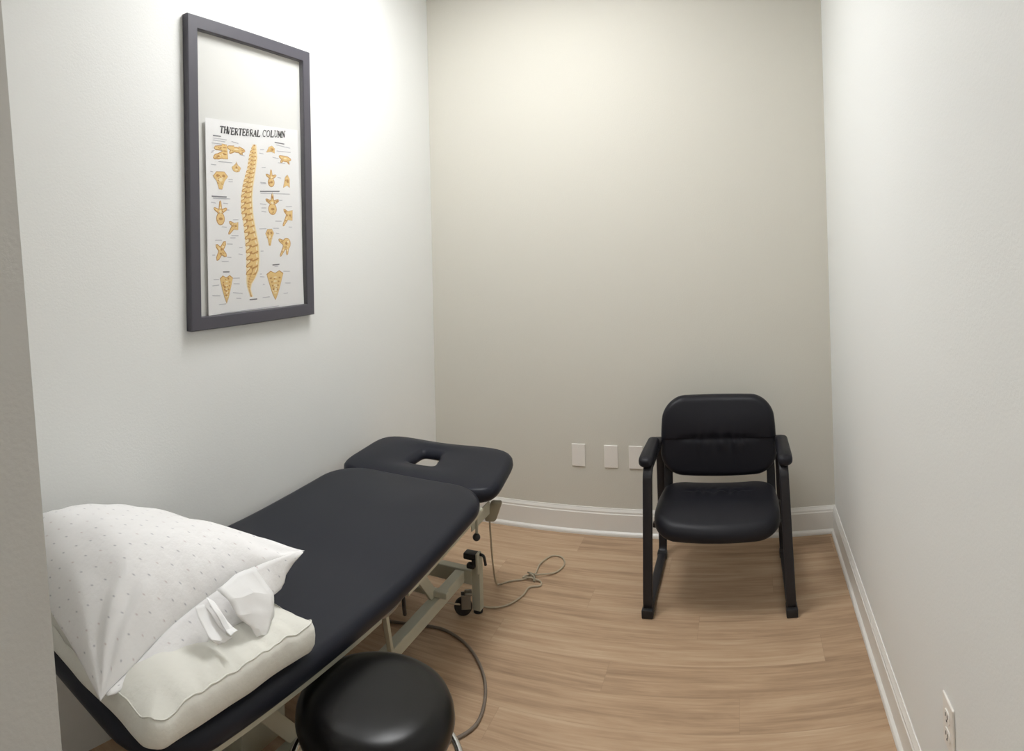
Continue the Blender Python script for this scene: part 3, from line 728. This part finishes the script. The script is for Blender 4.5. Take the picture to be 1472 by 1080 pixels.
for x in (-1.10, -1.52):
    path = [tl((x - 0.06 * (1 if x > -1.3 else -1), 2.17, 0.165)), tl((x - 0.06 * (1 if x > -1.3 else -1), 1.90, zrail(1.90) + 0.004))]
    obj('lift_arm', sweep(nb(), path, rrect(0.006, 0.022, 0.002), up=Vector((1, 0, 0)), fixed_up=True), M['cream_metal'], tt, 'auto')
    path = [tl((x - 0.06 * (1 if x > -1.3 else -1), 1.36, 0.165)), tl((x - 0.06 * (1 if x > -1.3 else -1), 1.06, zrail(1.06) + 0.004))]
    obj('lift_arm', sweep(nb(), path, rrect(0.006, 0.022, 0.002), up=Vector((1, 0, 0)), fixed_up=True), M['cream_metal'], tt, 'auto')
obj('support_strut', sweep(nb(), [tl((-1.125, 1.80, 0.165)), tl((-0.995, 1.56, 0.462))], rrect(0.008, 0.008, 0.002)), M['cream_metal'], tt, 'auto')
obj('gas_spring', rod((-1.005, 1.690, 0.385), (-0.99, 1.655, 0.475), 0.006), M['black_metal'], tt, True)
b = rod((-1.31, 1.35, 0.19), (-1.31, 1.90, 0.42), 0.024, 14)
obj('lift_actuator', b, M['steel'], tt, True)
obj('motor_housing', box(nb(), -0.06, 0.06, 1.22 - TCY, 1.40 - TCY, 0.125, 0.245, 0.012), M['cream_metal'], tt, 'auto')
for x in (-1.10, -1.52): obj('arm_pivot', box(nb(), min(x, -1.31) - TCX, max(x, -1.31) - TCX, 2.155 - TCY, 2.185 - TCY, 0.172, 0.195, 0.004), M['cream_metal'], tt)
# release lever with a ball knob under the head end
lv = obj('release_lever', sweep(nb(), smooth_path([tl((-1.02, 2.225, 0.500)), tl((-0.995, 2.222, 0.495)), tl((-0.993, 2.205, 0.415))], 0.01, 4), circ(0.0055, 8)), M['cream_metal'], tt, True)
b = bmesh.new(); bmesh.ops.create_uvsphere(b, u_segments=16, v_segments=10, radius=0.0145); xform(b, Matrix.Translation(tl((-0.993, 2.203, 0.405))))
obj('ball_knob', b, M['black_plastic'], lv, True)
# bracket the hand control hangs on
b = nb(); box(b, -1.005 - TCX, -0.999 - TCX, 2.18 - TCY, 2.352 - TCY, 0.432, 0.482, 0.002)
obj('control_bracket', b, M['cream_metal'], tt)

# ================================================================== hand control and its cord
hc = thing('hand_control', 'beige hand control with a long looped cord hanging off the treatment table head end', 'hand control', (-0.992, 2.352, 0.440))
b = cushion(0.029, 0.043, 0.012, 0.026, 0.008, 0.0, lambda x, y, z: Vector((x * 0.80 + 0.34 * y, y * 0.93, z)), 4, 5, 3)
xform(b, Matrix.Rotation(radians(14), 4, 'Z') @ Matrix.Rotation(radians(90), 4, 'X'))
xform(b, Matrix.Translation((0, 0.024, 0.0)))
obj('control_body', b, M['beige_plastic'], hc, 'auto')
HX, HY, HZ = hc.location
pts = [(-1.012, 2.375, 0.405), (-1.015, 2.39, 0.33), (-1.030, 2.44, 0.20), (-1.06, 2.54, 0.06), (-1.075, 2.62, 0.008), (-1.04, 2.665, 0.005), (-0.985, 2.70, 0.005), (-0.955, 2.745, 0.007),
       (-0.962, 2.84, 0.005), (-0.935, 2.925, 0.005), (-0.885, 2.93, 0.005), (-0.852, 2.87, 0.005), (-0.87, 2.79, 0.005), (-0.93, 2.74, 0.013), (-0.985, 2.735, 0.005), (-0.998, 2.71, 0.005),
       (-0.962, 2.70, 0.014), (-0.915, 2.70, 0.005), (-0.905, 2.665, 0.005), (-0.945, 2.64, 0.005), (-0.952, 2.57, 0.005), (-0.985, 2.49, 0.005), (-1.035, 2.45, 0.005),
       (-1.10, 2.425, 0.014), (-1.16, 2.30, 0.075), (-1.18, 2.22, 0.13), (-1.215, 2.20, 0.185), (-1.30, 2.14, 0.2)]
path = [Vector(p) - Vector((HX, HY, HZ)) for p in spline(pts, 8)]
obj('control_cord', sweep(nb(), path, circ(0.0038, 8)), M['cord'], hc, True)
b = nb()                                                            # tie that bundles the loop
sweep(b, spline([(-0.975 - HX, 2.735 - HY, 0.006 - HZ), (-0.965 - HX, 2.715 - HY, 0.022 - HZ), (-0.945 - HX, 2.705 - HY, 0.020 - HZ), (-0.940 - HX, 2.69 - HY, 0.006 - HZ)], 5), circ(0.0045, 8))
sweep(b, spline([(-0.992 - HX, 2.755 - HY, 0.006 - HZ), (-0.970 - HX, 2.735 - HY, 0.016 - HZ), (-0.95 - HX, 2.73 - HY, 0.016 - HZ)], 5), circ(0.003, 8))
obj('cord_tie', b, M['beige_plastic'], hc, True)

# second cable, running out from under the table towards the stool
pts = [(-1.40, 2.18, 0.006), (-1.24, 2.228, 0.006), (-1.149, 2.236, 0.006), (-1.039, 2.189, 0.006), (-0.944, 2.10, 0.006), (-0.878, 1.993, 0.006), (-0.845, 1.871, 0.006), (-0.862, 1.79, 0.006), (-0.93, 1.71, 0.006), (-1.03, 1.66, 0.006)]
tag(obj('power_cable', sweep(nb(), spline(pts, 10), circ(0.0055, 8)), M['cable'], None, True), 'grey cable curving over the floor between the table base and the stool', 'cable')

# ================================================================== pillows
def zpad(y): return zrail(y) + 0.021 + 0.062
PCX, PCY = -1.25, 0.945
def low_fn(x, y, z):
    X, Y = x + PCX, y + PCY
    z0 = zpad(Y) + 0.0125
    e = max(abs(x) / 0.317, abs(y) / 0.245)
    w = 0.010 * fbm(X, Y, z, 7.0) * min(1, z / 0.03) + 0.006 * fbm(X, Y, z, 19.0) * min(1, z / 0.05)
    if z > 0.02:                                                    # creases across the boxed edge
        side = math.exp(-((e - 0.93) / 0.16) ** 2)
        a = Y if abs(x) / 0.317 > abs(y) / 0.245 else X
        w += 0.003 * side * max(-0.3, fbm(a * 3.0, z * 0.8, 4, 9.0)) + 0.007 * side * fbm(a * 2.2, z * 0.5, 9, 17.0)
    pull = 1 - 0.020 * (1 - min(1, abs(y / 0.245)) ** 2) if abs(x) / 0.317 > abs(y) / 0.245 else 1
    sag = -0.008 * max(0, e - 0.86) / 0.14 * (1 - min(1, z / 0.11))
    lift = 0.014 * (1 - min(1, abs(Y - 0.95) / 0.25) ** 2) * min(1, z / 0.05)   # edge seam rises mid-way
    return Vector((x * pull + 0.005 * fbm(Y, z, 3, 9), y + 0.006 * fbm(X, z, 5, 9), z0 + z + w + lift + sag))
lp = thing('bed_pillow', 'plain cream pillow with a boxed edge lying on the table under the sprigged pillow', 'pillow', (PCX, PCY, 0))
def cushion2(hx, hy, r, lv, fn, n=8, m=24):
    bm = nb(); R = []
    for inset, z in lv:
        hx2, hy2 = max(hx - inset, 1e-4), max(hy - inset, 1e-4)
        rr = min(max(r - inset * 0.3, min(hx2, hy2) * 0.15), min(hx2, hy2))
        R.append([bm.verts.new(fn(x, y, z)) for x, y in outline(hx2, hy2, rr, n, m)])
    for A, B in zip(R, R[1:]):
        K = len(A)
        for k in range(K): bm.faces.new((A[k], A[(k + 1) % K], B[(k + 1) % K], B[k]))
    bm.faces.new(list(reversed(R[0]))); bm.faces.new(R[-1])
    return bm
lv_ = [(0.24, 0.0), (0.16, 0.0), (0.08, 0.0), (0.04, 0.0), (0.018, 0.003), (0.006, 0.010), (0.001, 0.02), (0.0, 0.032), (0.001, 0.044), (0.004, 0.052), (0.007, 0.0545), (0.010, 0.057), (0.022, 0.064),
       (0.04, 0.071), (0.06, 0.077), (0.085, 0.082), (0.11, 0.086), (0.14, 0.089), (0.17, 0.091), (0.20, 0.092), (0.23, 0.093), (0.2444, 0.093)]
obj('pillow_body', cushion2(0.317, 0.245, 0.035, lv_, low_fn, 8, 80), M['pillow'], lp, True)
path = [low_fn(x, y, 0.0565) for x, y in outline(0.317 - 0.007, 0.245 - 0.007, 0.033, 8, 80)]
obj('piping', sweep(nb(), path, circ(0.0016, 6), closed=True, up=Vector((0, 0, 1))), M['pillow'], lp, True)

# upper pillow in a sprigged case: plump, with pinched corners and wrinkles running into them
UX, UY, UR = -1.31, 0.978, radians(-1.5)
up = thing('bed_pillow', 'plump white pillow in a sprigged pillowcase on top of the plain pillow', 'pillow', (UX, UY, 0), UR)
UA, UB = 0.258, 0.298
def bil(u, v, c): # near-left, near-right, far-left, far-right
    a, b_ = (u + 1) / 2, (v + 1) / 2
    return c[0] * (1 - a) * (1 - b_) + c[1] * a * (1 - b_) + c[2] * (1 - a) * b_ + c[3] * a * b_
def umid(u, v):
    z = bil(u, v, (0.740, 0.640, 0.615, 0.735))
    z += 0.050 * (1 - v * v) * (0.15 + 0.85 * max(0, u)) + 0.010 * (1 - u * u)
    return z
def upt(u, v, side):
    x = UA * u * (1 - 0.055 * (1 - v * v)); y = UB * v * (1 - 0.04 * (1 - u * u))
    p = max(0.0, (1 - u * u) * (1 - v * v))
    q = max(0.0, (1 - abs(u) ** 2.6) * (1 - abs(v) ** 2.6))
    zm = umid(u, v)
    if side > 0:
        pk = 1.0 - 0.42 * v - 0.24 * max(0, v) ** 2
        h = 0.140 * q ** 0.60 * pk
        w = 0.0
        for cu, cv, am in ((1, -1, 1.0), (1, 1, 0.7), (-1, -1, 0.6), (-1, 1, 0.6)):
            du, dv = u - cu, (v - cv) * UB / UA
            r = sqrt(du * du + dv * dv); th = math.atan2(dv, du)
            w += am * 0.0075 * sin(th * 11 + 5 * fbm(u, v, cu, 1.7)) * math.exp(-((r - 0.40) / 0.28) ** 2)
        e = 1 - u; w += 0.0042 * sin(v * 31 + 5 * fbm(u, v, 1, 2)) * math.exp(-e / 0.16) * min(1, e / 0.05) * (1 - v ** 4)
        if u < -0.1: w += 0.010 * fbm(u * 0.9 + v * 0.5, v * 0.35, 2, 4.6) * min(1, p * 3) * min(1, (-0.1 - u) / 0.3)
        w += 0.006 * fbm(u, v, 7, 3.0) * min(1, p * 3)
        return Vector((x, y, zm + h + w))
    h = 0.070 * q ** 0.6 * (0.75 + 0.25 * v)
    return Vector((x, y, zm - h))
NU = 72
bm = nb(); uvl = bm.loops.layers.uv.new('UVMap')
grid = {}
for s in (1, -1):
    for i in range(NU + 1):
        for j in range(NU + 1):
            if s < 0 and (i in (0, NU) or j in (0, NU)): grid[s, i, j] = grid[1, i, j]; continue
            fu = sin((2 * i / NU - 1) * pi / 2 * 0.97) / sin(pi / 2 * 0.97); fv = sin((2 * j / NU - 1) * pi / 2 * 0.97) / sin(pi / 2 * 0.97)
            grid[s, i, j] = bm.verts.new(upt(fu, fv, s))
arc_u, arc_v = {}, {}                                               # cloth coordinates measured along the surface
for s in (1, -1):
    for j in range(NU + 1):
        d = 0.0
        for i in range(NU + 1):
            if i: d += (grid[s, i, j].co - grid[s, i - 1, j].co).length
            arc_u[s, i, j] = d
        mid = arc_u[s, NU // 2, j]
        for i in range(NU + 1): arc_u[s, i, j] -= mid
        d = 0.0
        for i in range(NU + 1):
            if i: d += (grid[s, j, i].co - grid[s, j, i - 1].co).length
            arc_v[s, j, i] = d
        mid = arc_v[s, j, NU // 2]
        for i in range(NU + 1): arc_v[s, j, i] -= mid
for s in (1, -1):
    for i in range(NU):
        for j in range(NU):
            ks_ = ((s, i, j), (s, i + 1, j), (s, i + 1, j + 1), (s, i, j + 1))
            f = bm.faces.new([grid[k_] for k_ in ks_])
            for l, k_ in zip(f.loops, ks_): l[uvl].uv = (arc_u[k_], arc_v[k_])
obj('pillowcase', bm, M['pillowcase'], up, True)
# open hem of the case: a band of cloth hanging from the right-hand edge
bm = nb(); uvl = bm.loops.layers.uv.new('UVMap'); n = 40; nk = 8; rows = []
for k in range(n + 1):
    v = -0.955 + 1.90 * k / n
    top = upt(1.0, v, 1); f = (v + 0.955) / 1.9
    drop = 0.070 * min(1, f / 0.55) ** 0.8 * min(1, (1 - f) / 0.16)
    out = 0.044 * sin(min(1, f * 1.1) * pi) ** 0.6 if f < 0.9 else 0.008
    row = []
    for q in range(nk + 1):
        g = q / nk
        wv = 0.003 * sin(v * 26 + g * 2) * g
        row.append((top + Vector((out * g + wv + 0.004 * sin(g * pi), 0.0, 0.002 - drop * g)), v, g))
    rows.append([(bm.verts.new(c), vv, g) for c, vv, g in row])
for A, B in zip(rows, rows[1:]):
    for q in range(nk):
        f = bm.faces.new((A[q][0], A[q + 1][0], B[q + 1][0], B[q][0]))
        for l, (vt, vv, g) in zip(f.loops, (A[q], A[q + 1], B[q + 1], B[q])): l[uvl].uv = (0.275 + g * 0.07, vv * UB)
hem = obj('case_hem', bm, M['pillowcase'], up, True)
md = hem.modifiers.new('cloth_thickness', 'SOLIDIFY'); md.thickness = 0.002; md.offset = 0

# ================================================================== torn paper on the pillow's open edge
def sheet(name, rows, label, mat=M['paper'], thick=0.0006):
    """a crumpled sheet lofted through rows of points"""
    base = Vector(rows[-1][0]); t = bm = nb()
    R = []
    nr = 6
    full = []
    for a, b in zip(rows, rows[1:]):
        for k in range(nr):
            g = k / nr; full.append([Vector(p).lerp(Vector(q), g) for p, q in zip(a, b)])
    full.append([Vector(p) for p in rows[-1]])
    full = [[Vector(p).lerp(Vector(q), k / 4) for p, q in zip(r, r[1:]) for k in range(4)] + [r[-1]] for r in full]
    for r in full:
        R.append([bm.verts.new(p + Vector((0.004 * fbm(p.x, p.y, p.z, 26), 0.002 * fbm(p.z, p.y, p.x, 40), 0.003 * fbm(p.y, p.z, p.x, 30)))) for p in r])
    for A, B in zip(R, R[1:]):
        for k in range(len(A) - 1): bm.faces.new((A[k], A[k + 1], B[k + 1], B[k]))
    o = obj(name, bm, mat, None, 'auto')
    o.data.set_sharp_from_angle(angle=radians(14))
    md = o.modifiers.new('paper_thickness', 'SOLIDIFY'); md.thickness = thick; md.offset = 0
    return o
o = sheet('paper_towel', [[(-1.030, 0.952, 0.770), (-1.034, 1.012, 0.778), (-1.034, 1.074, 0.774)],
                          [(-1.004, 0.962, 0.752), (-1.000, 1.035, 0.742), (-1.004, 1.105, 0.710)],
                          [(-0.987, 0.970, 0.726), (-0.980, 1.030, 0.706), (-0.984, 1.085, 0.676)],
                          [(-0.980, 1.000, 0.692), (-0.972, 1.022, 0.680), (-0.974, 1.055, 0.664)],
                          [(-0.975, 1.018, 0.662), (-0.970, 1.028, 0.664), (-0.972, 1.045, 0.658)]], '')
tag(o, 'large torn sheet of white paper towel draped over the pillow edge', 'paper towel')
o = sheet('paper_strip', [[(-1.030, 0.889, 0.757), (-1.030, 0.902, 0.757), (-1.030, 0.914, 0.756)],
                          [(-1.008, 0.886, 0.735), (-1.004, 0.908, 0.728), (-1.006, 0.926, 0.722)],
                          [(-0.985, 0.887, 0.712), (-0.978, 0.908, 0.702), (-0.978, 0.930, 0.703)],
                          [(-0.980, 0.905, 0.694), (-0.974, 0.918, 0.694), (-0.972, 0.941, 0.697)]], '')
o2 = sheet('paper_fold', [[(-1.030, 0.921, 0.766), (-1.028, 0.929, 0.760), (-1.026, 0.938, 0.753)],
                          [(-1.000, 0.921, 0.741), (-0.996, 0.932, 0.740), (-1.000, 0.942, 0.732)],
                          [(-0.976, 0.923, 0.718), (-0.972, 0.934, 0.719), (-0.976, 0.946, 0.716)],
                          [(-0.960, 0.922, 0.714), (-0.958, 0.932, 0.717), (-0.962, 0.946, 0.714)]], '')
o2.parent = o
tag(o, 'small folded strip of white paper sticking out of the pillow edge', 'paper')

# ================================================================== stool
SX, SY = -0.838, 1.264
st = thing('rolling_stool', 'round black vinyl rolling stool with chrome foot ring in front of the treatment table', 'stool', (SX, SY, 0))
b = lathe(nb(), [(0, 0.375), (0.150, 0.375), (0.170, 0.380), (0.181, 0.392), (0.186, 0.410), (0.184, 0.428), (0.176, 0.446), (0.162, 0.458), (0.143, 0.466), (0.11, 0.471), (0.07, 0.474), (0.03, 0.475), (0, 0.475)], 72)
obj('seat', b, M['stool_vinyl'], st, True)
obj('seat_plate', lathe(nb(), [(0, 0.355), (0.10, 0.355), (0.145, 0.368), (0.145, 0.3755), (0, 0.3755)], 40), M['black_metal'], st, 'auto')
obj('gas_column', lathe(nb(), [(0, 0.10), (0.025, 0.10), (0.025, 0.22), (0.016, 0.225), (0.014, 0.356), (0, 0.356)], 24), M['chrome'], st, 'auto')
ringo = obj('foot_ring', sweep(nb(), [Vector((0.198 * cos(2 * pi * k / 56), 0.198 * sin(2 * pi * k / 56), 0.300)) for k in range(56)], circ(0.009, 10), closed=True, up=Vector((0, 0, 1))), M['chrome'], st, True)
b = nb()
for k in range(4):
    a = k * pi / 2 + 0.5
    sweep(b, [Vector((0.014 * cos(a), 0.014 * sin(a), 0.285)), Vector((0.196 * cos(a), 0.196 * sin(a), 0.300))], circ(0.006, 8))
obj('ring_spokes', b, M['chrome'], ringo, True)
obj('hub', lathe(nb(), [(0, 0.068), (0.034, 0.068), (0.036, 0.10), (0.028, 0.112), (0, 0.112)], 24), M['chrome'], st, 'auto')
for k in range(5):
    a = k * 2 * pi / 5 + 0.9
    path = [Vector((r * cos(a), r * sin(a), z)) for r, z in ((0.026, 0.092), (0.10, 0.09), (0.18, 0.080), (0.235, 0.070))]
    lg = obj('leg', sweep(nb(), spline(path, 4), rrect(0.010, 0.017, 0.005), up=Vector((0, 0, 1)), fixed_up=True), M['chrome'], st, 'auto')
    c = obj('stem', lathe(nb(), [(0, 0.045), (0.006, 0.045), (0.006, 0.068), (0, 0.068)], 10, (0.228 * cos(a), 0.228 * sin(a), 0)), M['steel'], lg)
    b = nb()
    for s in (-0.013, 0.013):
        w = lathe(nb(), [(0, -0.008), (0.022, -0.008), (0.025, -0.004), (0.025, 0.004), (0.022, 0.008), (0, 0.008)], 20)
        xform(w, Matrix.Translation((0.232 * cos(a) - s * sin(a), 0.232 * sin(a) + s * cos(a), 0.025)) @ Matrix.Rotation(a + pi / 2, 4, 'Z') @ Matrix.Rotation(radians(90), 4, 'Y'))
        me_ = bpy.data.meshes.new('w'); w.to_mesh(me_); w.free(); b.from_mesh(me_); bpy.data.meshes.remove(me_)
    obj('caster', b, M['rubber'], lg, 'auto')

# ================================================================== guest chair
CX = -0.133
ch = thing('guest_chair', 'black leather guest chair with sled base and armrests against the back wall', 'chair', (CX, 2.52, 0))
# local: y = 0 at the front of the runners, +y towards the wall
for s in (-1, 1):
    x0, x1 = (0.289 if s > 0 else -0.281), s * 0.274                                    # runner and armrest height
    def P(y, z): return Vector((x0 + (x1 - x0) * min(1, z / 0.58), y, z))
    path = smooth_path([P(0.018, 0.016), P(0.515, 0.016), P(0.490, 0.30), P(0.455, 0.575), P(0.060, 0.570)], 0.05, 8, closed=True)
    sf = obj('side_frame', sweep(nb(), path, rrect(0.019, 0.0125, 0.006), closed=True, up=Vector((1, 0, 0)), fixed_up=True), M['black_metal'], ch, 'auto')
    obj('foot_glide', box(nb(), x0 - 0.023, x0 + 0.023, -0.004, 0.055, 0.0, 0.034, 0.004), M['black_plastic'], sf, 'auto')
    obj('foot_glide', box(nb(), x0 - 0.022, x0 + 0.022, 0.465, 0.505, 0.0, 0.032, 0.004), M['black_plastic'], sf, 'auto')
    def arm_fn(x, y, z): 
        return Vector((x * (1 + 0.10 * (-y) / 0.16) + s * 0.278 + s * 0.004, y + 0.190, 0.578 + z - 0.010 * max(0, (-y - 0.06) / 0.08) ** 2 + 0.004))
    obj('armrest', cushion(0.028, 0.140, 0.025, 0.036, 0.014, 0.003, arm_fn, 4, 7, 8), M['leather'], ch, True)
    # upright that carries the backrest
    path = smooth_path([Vector((s * 0.236, 0.34, 0.308)), Vector((s * 0.236, 0.432, 0.318)), Vector((s * 0.236, 0.452, 0.44)), Vector((s * 0.225, 0.478, 0.62))], 0.05, 6)
    obj('back_upright', sweep(nb(), path, rrect(0.019, 0.011, 0.005), up=Vector((1, 0, 0)), fixed_up=True), M['black_metal'], ch, 'auto')
for y in (0.16, 0.36):
    obj('crossbar', box(nb(), -0.272, 0.272, y - 0.014, y + 0.014, 0.292, 0.312, 0.004), M['black_metal'], ch, 'auto')
def gather(x, d, w, amp):
    """gathered leather: short ruffles that fade away from the seam"""
    return amp * (sin(x * 130 + 3 * fbm(x, d, 1, 9)) + 0.6 * sin(x * 71 + 1.3)) * math.exp(-(d / w) ** 2)
def seat_fn(x, y, z):
    f = min(1, max(0, z / 0.07))
    bow = -0.030 * (1 - (x / 0.262) ** 2) * max(0, -y / 0.2)          # rounded front
    zz = 0.312 + z - 0.036 * max(0, (-y - 0.03) / 0.17) ** 2 * (1.0 if z > 0.04 else 0.75) - 0.006 * (y / 0.2)
    zz += 0.010 * (x / 0.26) ** 2 * f
    d = y - 0.055
    if z > 0.06: zz += -0.006 * math.exp(-(d / 0.012) ** 2) * max(0, 1 - (x / 0.16) ** 4) + gather(x, d + 0.012, 0.035, 0.0042) * max(0, 1 - (x / 0.13) ** 2)
    return Vector((x * (1 - 0.06 * max(0, y / 0.2)), y + 0.222 + bow, zz))
obj('seat', cushion(0.258, 0.205, 0.085, 0.078, 0.032, 0.012, seat_fn, 26, 10, 40), M['leather'], ch, True)
def back_fn(x, y, z):
    # cushion's y is up, z is forward
    d = y + 0.012
    zz = z
    wx = max(0, 1 - (x / 0.19) ** 4)
    if z > 0.03:
        zz += 0.010 * (1 if d > 0 else 0.4) * math.exp(-((y - 0.06) / 0.10) ** 2)
        zz += -0.008 * math.exp(-(d / 0.014) ** 2) * wx + gather(x, d + 0.018, 0.036, 0.0045) * max(0, 1 - (x / 0.15) ** 2)
    xx = x * (1 + 0.020 * (-y / 0.17) - 0.045 * max(0, y / 0.17) ** 2)
    yy = y
    if y < 0: yy = y - 0.022 * (1 - (x / 0.262) ** 2) * (-y / 0.17)   # bottom edge bellies down
    curve = 0.030 * (x / 0.26) ** 2                                   # wraps forward at the sides
    Y = 0.480 + 0.13 * (yy / 0.17) * 0.17 - zz - curve + 0.004
    return Vector((xx, Y, 0.598 + yy * 0.985))
obj('backrest', cushion(0.262, 0.172, 0.098, 0.062, 0.030, 0.010, back_fn, 26, 10, 40), M['leather'], ch, True)

# ================================================================== world, camera
w = bpy.data.worlds.new('World'); SC.world = w; w.use_nodes = True
w.node_tree.nodes['Background'].inputs[0].default_value = (0.9, 0.92, 1.0, 1)
w.node_tree.nodes['Background'].inputs[1].default_value = 0.15

F, U0, V0 = 924.48, 1066.2, 331.2                                    # pixels per radian, optical data of the stitched panorama
PIT, ROL = -0.0149, 0.0242
yaw = (736 - U0) / F
Ry = Matrix(((cos(yaw), -sin(yaw), 0), (sin(yaw), cos(yaw), 0), (0, 0, 1)))
Rp = Matrix(((1, 0, 0), (0, cos(PIT), -sin(PIT)), (0, sin(PIT), cos(PIT))))
Rr = Matrix(((cos(ROL), 0, -sin(ROL)), (0, 1, 0), (sin(ROL), 0, cos(ROL))))
R = Rr @ Rp @ Ry
right, fwd, upv = R[0], R[1], R[2]
cam = bpy.data.cameras.new('camera'); co = bpy.data.objects.new('camera', cam); C.objects.link(co)
co.matrix_world = Matrix(((right[0], upv[0], -fwd[0], 0), (right[1], upv[1], -fwd[1], 0), (right[2], upv[2], -fwd[2], EYE), (0, 0, 0, 1)))
cam.type = 'PANO'; cam.panorama_type = 'CENTRAL_CYLINDRICAL'
cam.central_cylindrical_range_u_min = -736 / F; cam.central_cylindrical_range_u_max = 736 / F
cam.central_cylindrical_range_v_min = -(1080 - V0) / F; cam.central_cylindrical_range_v_max = V0 / F
cam.central_cylindrical_radius = 1.0
cam.clip_start = 0.02; cam.clip_end = 50
SC.camera = co
vs_ = SC.view_settings
vs_.view_transform = 'Standard'; vs_.look = 'None'; vs_.gamma = 1.0; vs_.exposure = 0.0; vs_.use_curve_mapping = False
SC.cycles.max_bounces = 10; SC.cycles.diffuse_bounces = 6
